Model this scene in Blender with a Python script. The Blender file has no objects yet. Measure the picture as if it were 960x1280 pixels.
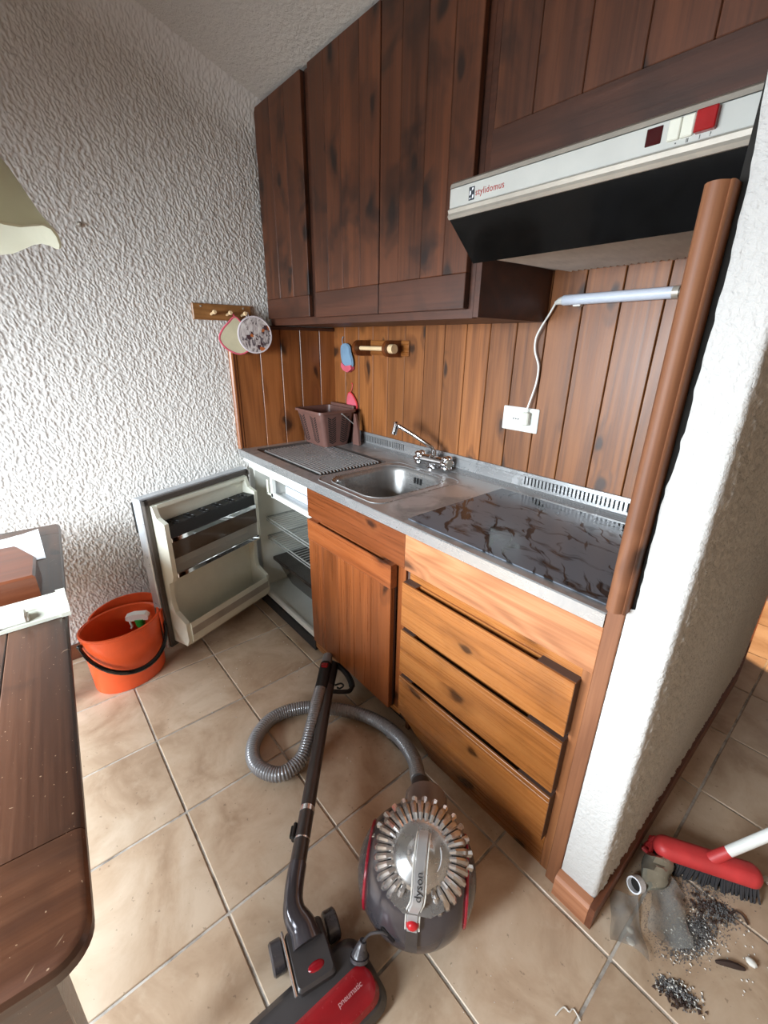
import bpy, math, random
import numpy as np
from mathutils import Vector, Matrix, Euler

random.seed(7)
S = bpy.context.scene
PI = math.pi

# ------------------------------------------------------------------ camera
cam_d = bpy.data.cameras.new('camera')
cam = bpy.data.objects.new('camera', cam_d)
S.collection.objects.link(cam)
right = Vector((0.6456109, 0.76353068, 0.01440373))
down = Vector((0.2859478, -0.22421083, -0.93164551))
fwd = Vector((-0.70811046, 0.60559921, -0.36308288))
cam.matrix_world = Matrix(((right.x, -down.x, -fwd.x, 2.15303105),
                           (right.y, -down.y, -fwd.y, -1.46191585),
                           (right.z, -down.z, -fwd.z, 1.38088833),
                           (0, 0, 0, 1)))
cam_d.sensor_fit = 'VERTICAL'
cam_d.sensor_height = 36
cam_d.lens = 543.85 * 36 / 1280
cam_d.clip_start = 0.02
S.camera = cam

# ------------------------------------------------------------------ light
S.view_settings.view_transform = 'Standard'
S.view_settings.look = 'None'
S.view_settings.gamma = 1
S.view_settings.use_curve_mapping = False
S.view_settings.exposure = 0.06
world = bpy.data.worlds.new('daylight')
S.world = world
world.use_nodes = True
world.node_tree.nodes['Background'].inputs[0].default_value = (0.62, 0.78, 1.0, 1)
world.node_tree.nodes['Background'].inputs[1].default_value = 1.0
S.cycles.max_bounces = 8
S.cycles.diffuse_bounces = 4
S.cycles.glossy_bounces = 4
S.cycles.transmission_bounces = 8
S.cycles.transparent_max_bounces = 12
S.cycles.caustics_reflective = False
S.cycles.caustics_refractive = False


def light(name, kind, loc, rot, energy, color, **kw):
    d = bpy.data.lights.new(name, kind)
    d.energy = energy
    d.color = color
    for k, v in kw.items():
        setattr(d, k, v)
    o = bpy.data.objects.new(name, d)
    S.collection.objects.link(o)
    o.location = loc
    o.rotation_euler = rot
    return o


# daylight entering through the window of the wall opposite the kitchen
light('window_daylight', 'AREA', (1.10, -2.99, 1.26), (math.radians(90 - 36), 0, 0), 135,
      (0.82, 0.92, 1.0), shape='RECTANGLE', size=1.6, size_y=0.95, spread=math.radians(126))
# unseen warm spot, added to throw the lit patch on the corridor floor
lp_ = Vector((2.38, 1.55, 2.15))
light('corridor_patch_spot', 'SPOT', lp_, (Vector((2.22, 1.36, 0)) - lp_).to_track_quat('-Z', 'Y').to_euler(), 260,
      (1.0, 0.62, 0.33), spot_size=math.radians(23), spot_blend=0.05, shadow_soft_size=0.02)

# unseen area light added at the corridor end to graze the partition
light('corridor_graze', 'AREA', (2.36, 2.17, 1.25), (math.radians(90), 0, math.radians(180)), 1.6,
      (0.9, 0.95, 1.0), shape='RECTANGLE', size=0.6, size_y=1.3)

# ------------------------------------------------------------------ nodes


def lin(c):
    c = c / 255.0
    return c / 12.92 if c <= 0.04045 else ((c + 0.055) / 1.055) ** 2.4


def C(r, g, b):
    return (lin(r), lin(g), lin(b), 1)


class NT:
    def __init__(self, name):
        self.m = bpy.data.materials.new(name)
        self.m.use_nodes = True
        self.t = self.m.node_tree
        self.t.nodes.clear()
        self.out = self.t.nodes.new('ShaderNodeOutputMaterial')

    def put(self, sock, v):
        if isinstance(v, bpy.types.NodeSocket):
            self.t.links.new(v, sock)
        else:
            sock.default_value = v

    def n(self, typ, ins=None, **props):
        nd = self.t.nodes.new('ShaderNode' + typ)
        for k, v in props.items():
            setattr(nd, k, v)
        for k, v in (ins or {}).items():
            self.put(nd.inputs[k], v)
        return nd

    def math(self, op, a, b=0.0, clamp=False):
        return self.n('Math', {0: a, 1: b}, operation=op, use_clamp=clamp).outputs[0]

    def vmath(self, op, a, b):
        return self.n('VectorMath', {0: a, 1: b}, operation=op).outputs[0]

    def mix(self, f, a, b, mode='MIX'):
        return self.n('Mix', {0: f, 6: a, 7: b}, data_type='RGBA', blend_type=mode).outputs[2]

    def ramp(self, f, stops):
        nd = self.n('ValToRGB', {0: f})
        e = nd.color_ramp.elements
        while len(e) < len(stops):
            e.new(0.5)
        for el, (p, c) in zip(e, stops):
            el.position = p
            el.color = c if not isinstance(c, (int, float)) else (c, c, c, 1)
        return nd.outputs[0]

    def maprange(self, v, a, b, c=0.0, d=1.0):
        return self.n('MapRange', {0: v, 1: a, 2: b, 3: c, 4: d}, clamp=True).outputs[0]

    def noise(self, vec, scale, detail=3.0, rough=0.55, dist=0.0):
        return self.n('TexNoise', {'Vector': vec, 'Scale': scale, 'Detail': detail, 'Roughness': rough, 'Distortion': dist}).outputs[0]

    def coords(self, jitter=True):
        v = self.n('TexCoord').outputs['Object']
        if jitter:
            r = self.n('ObjectInfo').outputs['Random']
            off = self.n('CombineXYZ', {0: self.math('MULTIPLY', r, 37.3), 1: self.math('MULTIPLY', r, 91.7), 2: self.math('MULTIPLY', r, 53.9)}).outputs[0]
            v = self.vmath('ADD', v, off)
        return v

    def bump(self, h, strength=0.3, dist=0.002):
        return self.n('Bump', {'Height': h, 'Strength': strength, 'Distance': dist}).outputs[0]

    def bsdf(self, color, rough=0.5, metal=0.0, normal=None, **kw):
        ins = {'Base Color': color, 'Roughness': rough, 'Metallic': metal}
        if normal is not None:
            ins['Normal'] = normal
        ins.update(kw)
        nd = self.n('BsdfPrincipled', ins)
        self.t.links.new(nd.outputs[0], self.out.inputs[0])
        return self.m


def plain(name, col, rough=0.5, metal=0.0, var=0.08, bumpy=0.0, **kw):
    k = NT(name)
    v = k.coords(False)
    n1 = k.noise(v, 14.0, 4.0)
    dark = tuple(c * (1 - var * 2) for c in col[:3]) + (1,)
    color = k.mix(k.maprange(n1, 0.35, 0.65), dark, col)
    n2 = k.noise(v, 60.0, 3.0)
    r = k.math('ADD', rough, k.math('MULTIPLY', k.math('SUBTRACT', n2, 0.5), 0.15), True)
    nm = k.bump(n2, bumpy, 0.001) if bumpy else None
    return k.bsdf(color, r, metal, nm, **kw)


def wood(name, axis, dark, mid, light_, knot=0.5, flat=1, rough=0.35, ring=18.0, var=0.35, coat=0.25, scratches=0.0, knot_col=None, blotch=0.0):
    """Varnished pine: contour rings, fine pores, knots with halos; grain runs along axis 0/1/2."""
    k = NT(name)
    v = k.coords()
    sc = [9.0, 9.0, 9.0]
    sc[axis] = 0.8
    a = k.vmath('MULTIPLY', v, tuple(sc))
    # knots
    ks = [7.5, 7.5, 7.5]
    ks[axis] = 4.2
    sv_ = k.n('SeparateXYZ', {0: k.vmath('MULTIPLY', v, tuple(ks))}).outputs
    pa, pb = [q for q in range(3) if q != flat]
    kv = k.n('CombineXYZ', {0: sv_[pa], 1: sv_[pb], 2: 0.0}).outputs[0]
    wob = k.n('TexNoise', {'Vector': kv, 'Scale': 1.6, 'Detail': 2.0}).outputs[1]
    kv2 = k.vmath('ADD', kv, k.vmath('MULTIPLY', k.vmath('SUBTRACT', wob, (0.5, 0.5, 0.5)), (0.6, 0.6, 0.0)))
    vo = k.n('TexVoronoi', {'Vector': kv2, 'Scale': 1.0, 'Randomness': 0.95}, feature='F1', voronoi_dimensions='2D')
    has = k.math('LESS_THAN', k.n('SeparateColor', {0: vo.outputs['Color']}).outputs[0], knot)
    d = vo.outputs['Distance']
    core = k.math('MULTIPLY', k.maprange(d, 0.155, 0.07), has)
    halo = k.math('MULTIPLY', k.maprange(d, 0.36, 0.08), has)
    # rings = contour lines of a stretched noise, bent round the knots
    base = k.noise(a, 0.55, 2.0, 0.5, 0.4)
    base = k.math('ADD', base, k.math('MULTIPLY', halo, 0.10))
    rings = k.math('SINE', k.math('MULTIPLY', base, ring * 3.0))
    rings = k.maprange(rings, -1.0, 1.0)
    pores = k.noise(k.vmath('MULTIPLY', a, (7.0 if axis != 0 else 2.0, 7.0 if axis != 1 else 2.0, 7.0 if axis != 2 else 2.0)), 2.0, 4.0, 0.6)
    tone = k.noise(a, 0.35, 3.0, 0.5)
    f = k.math('ADD', 0.5, k.math('ADD', k.math('MULTIPLY', k.math('SUBTRACT', rings, 0.5), 0.22), k.math('MULTIPLY', k.math('SUBTRACT', pores, 0.5), 0.7)))
    col = k.ramp(f, [(0.12, dark), (0.5, mid), (0.85, light_)])
    shade = k.math('ADD', 1.0 - var * 0.5, k.math('MULTIPLY', k.n('ObjectInfo').outputs['Random'], var))
    shade = k.math('MULTIPLY', shade, k.maprange(tone, 0.3, 0.7, 0.8, 1.15))
    col = k.mix(1.0, col, k.n('CombineColor', {0: shade, 1: shade, 2: shade}).outputs[0], 'MULTIPLY')
    col = k.mix(k.math('MULTIPLY', halo, 0.45), col, dark)
    col = k.mix(k.math('MULTIPLY', core, 0.85), col, knot_col or tuple(c * 0.22 for c in dark[:3]) + (1,))
    if blotch:
        bl = k.noise(v, 5.0, 3.0, 0.6, 0.6)
        col = k.mix(k.math('MULTIPLY', k.maprange(bl, 0.52, 0.68), blotch), col, tuple(c * 0.45 for c in dark[:3]) + (1,))
    r = k.math('ADD', rough, k.math('MULTIPLY', k.math('SUBTRACT', pores, 0.5), 0.2), True)
    if scratches:
        sv = k.vmath('MULTIPLY', k.n('VectorRotate', {'Vector': v, 'Angle': 0.7}, rotation_type='Z_AXIS').outputs[0], (16.0, 150.0, 16.0))
        sn = k.maprange(k.noise(sv, 1.0, 2.0), 0.70, 0.74)
        sp = k.maprange(k.noise(v, 210.0, 1.0), 0.76, 0.775)
        sel = k.maprange(k.noise(v, 7.0, 2.0), 0.5, 0.6)
        m_ = k.math('MULTIPLY', k.math('MAXIMUM', k.math('MULTIPLY', sn, sel), sp), scratches)
        col = k.mix(m_, col, C(190, 160, 130))
    h = k.math('ADD', k.math('MULTIPLY', rings, 0.3), pores)
    return k.bsdf(col, r, 0.0, k.bump(h, 0.18, 0.0012), **{'Coat Weight': coat, 'Coat Roughness': 0.25})


def stucco(name, col, scale, stren, dist):
    k = NT(name)
    v = k.n('TexCoord').outputs['Object']
    n1 = k.noise(v, scale, 4.0, 0.6, 0.4)
    n2 = k.noise(v, 3.0, 3.0)
    c = k.mix(k.maprange(n2, 0.3, 0.7), tuple(x * 0.93 for x in col[:3]) + (1,), col)
    return k.bsdf(c, 0.9, 0.0, k.bump(n1, stren, dist))


def glassy(name, col, rough=0.05, alpha=0.35, ior=1.45):
    """thin clear plastic: part see-through, part glossy tinted"""
    k = NT(name)
    n = k.noise(k.coords(False), 25.0, 2.0)
    p = k.n('BsdfPrincipled', {'Base Color': col, 'Roughness': k.math('ADD', rough, k.math('MULTIPLY', n, 0.08)), 'IOR': ior})
    tr = k.n('BsdfTransparent', {0: tuple(0.5 + 0.5 * c for c in col[:3]) + (1,)})
    fr = k.n('LayerWeight', {0: 0.35}).outputs[1]
    f = k.math('ADD', alpha, k.math('MULTIPLY', fr, 0.5), True)
    mx = k.n('MixShader', {0: f, 1: tr.outputs[0], 2: p.outputs[0]})
    k.t.links.new(mx.outputs[0], k.out.inputs[0])
    return k.m


def steel(name, col, rough=0.25, dirt=0.3, axis=0):
    k = NT(name)
    v = k.coords(False)
    sc = [160.0, 160.0, 160.0]
    sc[axis] = 6.0
    br = k.noise(k.vmath('MULTIPLY', v, tuple(sc)), 1.0, 2.0)
    d = k.noise(v, 6.0, 5.0, 0.65, 0.8)
    dm = k.maprange(d, 0.5, 0.64)
    c = k.mix(k.math('MULTIPLY', dm, dirt), col, C(95, 84, 76))
    r = k.math('ADD', rough, k.math('ADD', k.math('MULTIPLY', dm, 0.18), k.math('MULTIPLY', k.math('SUBTRACT', br, 0.5), 0.12)), True)
    return k.bsdf(c, r, 0.72, k.bump(br, 0.05, 0.0004))


# ------------------------------------------------------------------ geometry
class B:
    """collects verts and faces; M is the transform applied to what is added"""

    def __init__(self):
        self.v = []
        self.f = []
        self.M = Matrix()

    def add(self, vs, fs):
        o = len(self.v)
        M = self.M
        self.v += [tuple(M @ Vector(p)) for p in vs]
        self.f += [tuple(i + o for i in q) for q in fs]
        return self

    def box(self, x0, x1, y0, y1, z0, z1, bv=0.0):
        if bv <= 0:
            vs = [(x, y, z) for x in (x0, x1) for y in (y0, y1) for z in (z0, z1)]
            return self.add(vs, [(0, 1, 3, 2), (4, 6, 7, 5), (0, 4, 5, 1), (2, 3, 7, 6), (0, 2, 6, 4), (1, 5, 7, 3)])
        lo, hi = (x0, y0, z0), (x1, y1, z1)
        vs, idx = [], {}
        for c in [(i, j, l) for i in (0, 1) for j in (0, 1) for l in (0, 1)]:
            for ax in range(3):
                p = []
                for q in range(3):
                    e = lo[q] if c[q] == 0 else hi[q]
                    if q != ax:
                        e += bv if c[q] == 0 else -bv
                    p.append(e)
                idx[c, ax] = len(vs)
                vs.append(p)
        fs = []
        for ax in range(3):
            o1, o2 = (ax + 1) % 3, (ax + 2) % 3
            for s in (0, 1):
                q = []
                for (i, j) in ((0, 0), (1, 0), (1, 1), (0, 1)):
                    c = [0, 0, 0]
                    c[ax], c[o1], c[o2] = s, i, j
                    q.append(idx[tuple(c), ax])
                fs.append(tuple(q) if s else tuple(q[::-1]))
            for i in (0, 1):
                for j in (0, 1):
                    c0, c1 = [0, 0, 0], [0, 0, 0]
                    c0[o1] = c1[o1] = i
                    c0[o2] = c1[o2] = j
                    c1[ax] = 1
                    q = (idx[tuple(c0), o1], idx[tuple(c1), o1], idx[tuple(c1), o2], idx[tuple(c0), o2])
                    fs.append(q if (i != j) else q[::-1])
        for c in [(i, j, l) for i in (0, 1) for j in (0, 1) for l in (0, 1)]:
            q = (idx[c, 0], idx[c, 1], idx[c, 2])
            fs.append(q if sum(c) % 2 else q[::-1])
        return self.add(vs, fs)

    def prism(self, pts, axis, a0, a1):
        """polygon in the two other axes (in x,y,z order) extruded along axis"""
        n = len(pts)

        def mk(p, a):
            q = list(p)
            q.insert(axis, a)
            return q
        vs = [mk(p, a0) for p in pts] + [mk(p, a1) for p in pts]
        fs = [tuple(range(n))[::-1], tuple(range(n, 2 * n))] + [(i, (i + 1) % n, (i + 1) % n + n, i + n) for i in range(n)]
        return self.add(vs, fs)

    def loft(self, rings, cap0=True, cap1=True, closed=True):
        n = len(rings[0])
        vs = [p for r in rings for p in r]
        fs = []
        for k in range(len(rings) - 1):
            for i in range(n if closed else n - 1):
                j = (i + 1) % n
                fs.append((k * n + i, k * n + j, (k + 1) * n + j, (k + 1) * n + i))
        if cap0:
            fs.append(tuple(range(n))[::-1])
        if cap1:
            o = (len(rings) - 1) * n
            fs.append(tuple(range(o, o + n)))
        return self.add(vs, fs)

    def lathe(self, prof, seg=24, cap0=False, cap1=False, sx=1.0, sy=1.0):
        return self.loft([[(r * sx * math.cos(2 * PI * i / seg), r * sy * math.sin(2 * PI * i / seg), z) for i in range(seg)] for r, z in prof], cap0, cap1)

    def tube(self, pts, rad, seg=10, caps=True, closed=False):
        P = [Vector(p) for p in pts]
        R = rad if isinstance(rad, (list, tuple)) else [rad] * len(P)
        n = len(P)
        T = []
        for i in range(n):
            a = P[(i - 1) % n] if (i or closed) else P[i]
            b = P[(i + 1) % n] if (i < n - 1 or closed) else P[i]
            T.append((b - a).normalized())
        u = T[0].orthogonal().normalized()
        rings = []
        for i in range(n):
            u = (u - T[i] * u.dot(T[i]))
            if u.length < 1e-6:
                u = T[i].orthogonal()
            u.normalize()
            w = T[i].cross(u)
            rings.append([tuple(P[i] + (u * math.cos(2 * PI * k / seg) + w * math.sin(2 * PI * k / seg)) * R[i]) for k in range(seg)])
        if closed:
            rings.append(rings[0])
        return self.loft(rings, caps and not closed, caps and not closed)

    def cyl(self, p0, p1, r, seg=16, r1=None):
        return self.tube([p0, p1], [r, r if r1 is None else r1], seg)

    def sphere(self, c, r, seg=16, rings=10, sc=(1, 1, 1)):
        prof = []
        for i in range(rings + 1):
            a = -PI / 2 + PI * i / rings
            prof.append((max(1e-4, math.cos(a)) * r, math.sin(a) * r))
        M0 = self.M
        self.M = M0 @ Matrix.Translation(c) @ Matrix.Diagonal((sc[0], sc[1], sc[2], 1))
        self.lathe(prof, seg, True, True)
        self.M = M0
        return self

    def grid(self, nu, nv, fn, thick=None):
        vs = [fn(i / nu, j / nv) for j in range(nv + 1) for i in range(nu + 1)]
        fs = [(j * (nu + 1) + i, j * (nu + 1) + i + 1, (j + 1) * (nu + 1) + i + 1, (j + 1) * (nu + 1) + i) for j in range(nv) for i in range(nu)]
        return self.add(vs, fs)


def spline(pts, per=8, closed=False):
    P = [Vector(p) for p in pts]
    n = len(P)
    out = []
    for i in range(n if closed else n - 1):
        if closed:
            a, b, c, d = P[i - 1], P[i], P[(i + 1) % n], P[(i + 2) % n]
        else:
            a, b, c, d = P[max(0, i - 1)], P[i], P[i + 1], P[min(n - 1, i + 2)]
        for k in range(per):
            t = k / per
            out.append(0.5 * ((2 * b) + (c - a) * t + (2 * a - 5 * b + 4 * c - d) * t * t + (3 * b - a - 3 * c + d) * t ** 3))
    if not closed:
        out.append(P[-1])
    return out


WM = {}


def place(o, parent, M):
    """world matrix M for o; parent relation kept by hand"""
    WM[o.name] = M
    if parent is not None:
        o.parent = parent
        o.matrix_local = WM[parent.name].inverted() @ M
    else:
        o.matrix_local = M


def tag(o, label=None, cat=None, group=None, kind=None):
    if label:
        o['label'] = label
    if cat:
        o['category'] = cat
    if group:
        o['group'] = group
    if kind:
        o['kind'] = kind
    return o


def thing(name, label, cat, loc=(0, 0, 0), rz=0.0, group=None, M=None):
    o = bpy.data.objects.new(name, None)
    o.empty_display_size = 0.05
    S.collection.objects.link(o)
    place(o, None, M if M is not None else Matrix.Translation(loc) @ Matrix.Rotation(rz, 4, 'Z'))
    return tag(o, label, cat, group)


def mesh(name, b, sharp=0.6):
    me = bpy.data.meshes.new(name)
    me.from_pydata(b.v, [], b.f)
    me.validate()
    if sharp:
        me.polygons.foreach_set('use_smooth', [True] * len(me.polygons))
        me.set_sharp_from_angle(angle=sharp)
    me.update()
    return me


def obj(name, b, mat, parent=None, local=False, sharp=0.6, label=None):
    """link b as one object. Coordinates in b are world ones unless local (then in the parent's frame)."""
    if parent is not None and not local:
        Mi = WM[parent.name].inverted()
        b.v = [tuple(Mi @ Vector(p)) for p in b.v]
    me = mesh(name, b, sharp)
    me.materials.append(mat)
    o = bpy.data.objects.new(name, me)
    S.collection.objects.link(o)
    if parent is not None:
        o.parent = parent
        WM[o.name] = WM[parent.name].copy()
    else:
        WM[o.name] = Matrix()
    if label:
        o['label'] = label
    return o


def solo(name, b, mat, label, cat, group=None, sharp=0.6, kind=None, base=None):
    """a thing that is one mesh; its origin moves to base"""
    lo = [min(p[i] for p in b.v) for i in range(3)]
    hi = [max(p[i] for p in b.v) for i in range(3)]
    c = base or ((lo[0] + hi[0]) / 2, (lo[1] + hi[1]) / 2, lo[2])
    b.v = [(p[0] - c[0], p[1] - c[1], p[2] - c[2]) for p in b.v]
    o = obj(name, b, mat, None, False, sharp)
    place(o, None, Matrix.Translation(c))
    return tag(o, label, cat, group, kind)


def struct(name, b, mat, sharp=0.0):
    return tag(obj(name, b, mat, None, False, sharp), kind='structure')


def text(name, s, size, M, mat, parent, align='LEFT', space=1.0, depth=0.0003, sx=1.0):
    cu = bpy.data.curves.new(name, 'FONT')
    cu.body = s
    cu.size = size
    cu.extrude = depth
    cu.align_x = align
    cu.align_y = 'CENTER'
    cu.space_character = space
    cu.materials.append(mat)
    tmp = bpy.data.objects.new(name, cu)
    S.collection.objects.link(tmp)
    bpy.context.view_layer.update()
    me = bpy.data.meshes.new_from_object(tmp.evaluated_get(bpy.context.evaluated_depsgraph_get()))
    bpy.data.objects.remove(tmp)
    if not me.materials:
        me.materials.append(mat)
    o = bpy.data.objects.new(name, me)
    S.collection.objects.link(o)
    place(o, parent, M @ Matrix.Diagonal((sx, 1, 1, 1)))
    return o


def frame3(o, x, z):
    """matrix with origin o, local x axis x, local z axis z"""
    x = Vector(x).normalized()
    z = Vector(z).normalized()
    y = z.cross(x).normalized()
    x = y.cross(z)
    return Matrix(((x.x, y.x, z.x, o[0]), (x.y, y.y, z.y, o[1]), (x.z, y.z, z.z, o[2]), (0, 0, 0, 1)))


# ------------------------------------------------------------------ materials
M = {}
M['stucco_left'] = stucco('stucco_white', C(212, 207, 201), 220.0, 0.35, 0.002)
M['stucco_ceil'] = stucco('stucco_ceiling', C(200, 193, 184), 62.0, 0.7, 0.008)
M['stucco_part'] = stucco('stucco_partition', C(196, 193, 189), 110.0, 1.0, 0.004)
M['brown_wall'] = plain('brown_boarding', C(178, 154, 130), 0.6)
M['plain_wall'] = stucco('painted_wall', C(206, 198, 188), 120.0, 0.5, 0.003)
M['pine_back'] = wood('pine_back', 2, C(78, 43, 18), C(130, 77, 36), C(156, 98, 51), 0.55, 1, 0.45, var=0.45, coat=0.05)
M['pine_left'] = wood('pine_left', 2, C(84, 44, 20), C(128, 74, 36), C(150, 92, 50), 0.42, 0, 0.38, var=0.4, coat=0.15)
M['pine_tongue'] = plain('pine_tongue', C(178, 140, 96), 0.6)
M['pine_drawer'] = wood('pine_drawer', 0, C(92, 52, 22), C(142, 86, 41), C(162, 105, 55), 0.40, 1, 0.28, ring=10, var=0.25, coat=0.35, blotch=0.25)
M['pine_pale'] = wood('pine_pale', 0, C(122, 72, 42), C(166, 108, 70), C(188, 132, 92), 0.30, 1, 0.42, ring=30, var=0.1, coat=0.1)
M['pine_red_h'] = wood('pine_red_across', 0, C(72, 34, 14), C(116, 60, 28), C(138, 78, 40), 0.40, 1, 0.30, ring=14, var=0.25, coat=0.3)
M['pine_red_v'] = wood('pine_red_upright', 2, C(72, 34, 14), C(114, 60, 28), C(136, 76, 38), 0.36, 1, 0.30, ring=14, var=0.35, coat=0.3)
M['oak_v'] = wood('oak_upright', 2, C(90, 50, 24), C(130, 80, 46), C(150, 98, 60), 0.0, 1, 0.5, ring=34, var=0.1, coat=0.05)
M['upper_v'] = wood('upper_upright', 2, C(48, 25, 13), C(84, 45, 24), C(104, 58, 32), 0.42, 1, 0.5, ring=12, var=0.3, coat=0.05, blotch=0.7)
M['upper_h'] = wood('upper_across', 0, C(46, 24, 13), C(72, 38, 22), C(86, 47, 28), 0.15, 1, 0.5, ring=12, var=0.2, coat=0.05, blotch=0.4)
M['trim_wood'] = wood('moulding_wood', 2, C(92, 54, 32), C(122, 76, 48), C(142, 94, 62), 0.1, 1, 0.6, ring=26, var=0.1, coat=0.0)
M['base_wood'] = wood('skirting_wood', 0, C(128, 78, 52), C(168, 112, 80), C(188, 134, 100), 0.0, 1, 0.5, ring=16, var=0.1, coat=0.05)
M['base_dark'] = wood('skirting_dark', 1, C(84, 46, 30), C(110, 64, 42), C(128, 78, 52), 0.0, 0, 0.5, ring=16, var=0.1, coat=0.05)
M['table'] = wood('table_wood', 1, C(54, 29, 18), C(84, 50, 32), C(104, 66, 44), 0.30, 2, 0.36, ring=12, var=0.3, coat=0.3, scratches=0.6, blotch=0.5)
M['table_x'] = wood('table_wood_lengthwise', 0, C(54, 29, 18), C(84, 50, 32), C(104, 66, 44), 0.30, 2, 0.36, ring=12, var=0.3, coat=0.3, scratches=0.6, blotch=0.5)
M['rail_wood'] = wood('rail_wood', 1, C(120, 76, 38), C(152, 104, 58), C(172, 124, 76), 0.1, 0, 0.45, var=0.1)
M['peg_wood'] = plain('peg_wood', C(220, 190, 148), 0.5)
M['dark_edge'] = plain('dark_edge', C(74, 54, 46), 0.5)
M['black'] = plain('black', C(22, 21, 21), 0.5)
M['black_gloss'] = plain('black_gloss', C(16, 15, 14), 0.12)
M['gap'] = plain('dark_gap', C(28, 24, 20), 0.9)
M['steel'] = steel('worktop_steel', C(190, 189, 188), 0.34, 0.45)
M['steel_edge'] = steel('edge_steel', C(180, 180, 180), 0.26, 0.2)
M['basin'] = steel('basin_steel', C(150, 148, 146), 0.28, 0.2)
M['chrome'] = plain('chrome', C(228, 228, 230), 0.06, 1.0, 0.02)
M['white_plastic'] = plain('white_plastic', C(228, 228, 222), 0.35, var=0.03)
M['hood_white'] = plain('hood_white', C(182, 181, 174), 0.45, var=0.04)
M['hood_alu'] = plain('hood_aluminium', C(176, 168, 156), 0.35, 0.35)
M['hood_mesh'] = plain('filter_grey', C(222, 216, 208), 0.6, 0.0)
M['cream'] = plain('cream_plastic', C(214, 213, 198), 0.35, var=0.03)
M['fridge_white'] = plain('fridge_white', C(222, 224, 216), 0.4, var=0.03)
M['fridge_skin'] = plain('fridge_skin', C(190, 194, 198), 0.3, 0.3)
M['gasket'] = plain('gasket', C(70, 62, 56), 0.6)
M['smoky'] = glassy('smoky_plastic', C(84, 68, 54), 0.08, 0.66)
M['smoky_dark'] = glassy('smoky_dark', C(48, 42, 38), 0.1, 0.75)
M['clear'] = glassy('clear_plastic', C(215, 212, 206), 0.06, 0.10)
M['clear_handle'] = glassy('clear_handle', C(205, 203, 202), 0.06, 0.42)
M['clear_bin'] = glassy('bin_plastic', C(176, 162, 156), 0.08, 0.26)
M['wire'] = plain('wire', C(180, 182, 178), 0.3, 0.5)
M['orange'] = plain('orange_plastic', C(246, 100, 52), 0.36, var=0.05)
M['orange_in'] = plain('orange_inside', C(200, 40, 22), 0.45, var=0.05)
M['red'] = plain('red_plastic', C(150, 26, 32), 0.25)
M['red_broom'] = plain('red_broom', C(206, 60, 60), 0.5, var=0.12)
M['red_switch'] = plain('red_switch', C(150, 24, 26), 0.25)
M['green'] = plain('green_plastic', C(40, 150, 60), 0.35)
M['brown_plastic'] = plain('brown_plastic', C(108, 76, 68), 0.42)
M['grey_dark'] = plain('grey_dark', C(66, 62, 62), 0.32)
M['grey_ball'] = plain('grey_ball', C(84, 80, 85), 0.16, 0.35)
M['grey_shell'] = plain('grey_shell', C(78, 74, 77), 0.26, 0.1)
M['ring_red'] = plain('ring_red', C(168, 30, 52), 0.25)
M['hose_grey'] = plain('hose_grey', C(152, 152, 155), 0.3, 0.35)
M['cyclone'] = plain('cyclone_silver', C(214, 211, 209), 0.17, 0.75)
M['dome'] = plain('dome_silver', C(184, 182, 180), 0.28, 0.8)
M['wand'] = plain('wand_grey', C(74, 68, 66), 0.35, 0.3)
M['shade'] = None


def mat_shade():
    k = NT('lampshade')
    n = k.noise(k.coords(False), 8.0, 3.0)
    c = k.mix(n, C(196, 192, 170), C(212, 208, 188))
    p = k.n('BsdfPrincipled', {'Base Color': c, 'Roughness': 0.4})
    tl = k.n('BsdfTranslucent', {0: c})
    mx = k.n('MixShader', {0: 0.45, 1: p.outputs[0], 2: tl.outputs[0]})
    k.t.links.new(mx.outputs[0], k.out.inputs[0])
    return k.m


M['shade'] = mat_shade()
M['paper'] = plain('paper', C(236, 238, 242), 0.6, var=0.03)
M['ink'] = plain('ink', C(120, 122, 126), 0.6)
M['bar_white'] = plain('bar_white', C(214, 214, 200), 0.45, var=0.05)
M['tube'] = plain('tube_plastic', C(196, 202, 214), 0.35, var=0.03)
M['text_red'] = plain('text_red', C(160, 40, 30), 0.5)
M['text_dark'] = plain('text_dark', C(40, 44, 52), 0.5)
M['text_black'] = plain('text_black', C(14, 14, 16), 0.5)
M['text_pale'] = plain('text_pale', C(206, 150, 150), 0.5)
M['pink'] = plain('pink_cloth', C(206, 90, 106), 0.9, var=0.1)
M['blue_cloth'] = plain('blue_cloth', C(118, 146, 170), 0.9, var=0.08)
M['bristle'] = plain('bristle', C(52, 50, 52), 0.8)
M['dust'] = plain('dust', C(120, 116, 114), 0.95, var=0.25)
M['chip'] = plain('chip', C(225, 220, 210), 0.7)
M['twig'] = plain('twig', C(58, 40, 32), 0.8)
M['foil'] = plain('foil', C(170, 166, 150), 0.25, 0.6, var=0.2)
M['lino'] = plain('plinth_black', C(44, 42, 42), 0.6, var=0.2)


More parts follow.
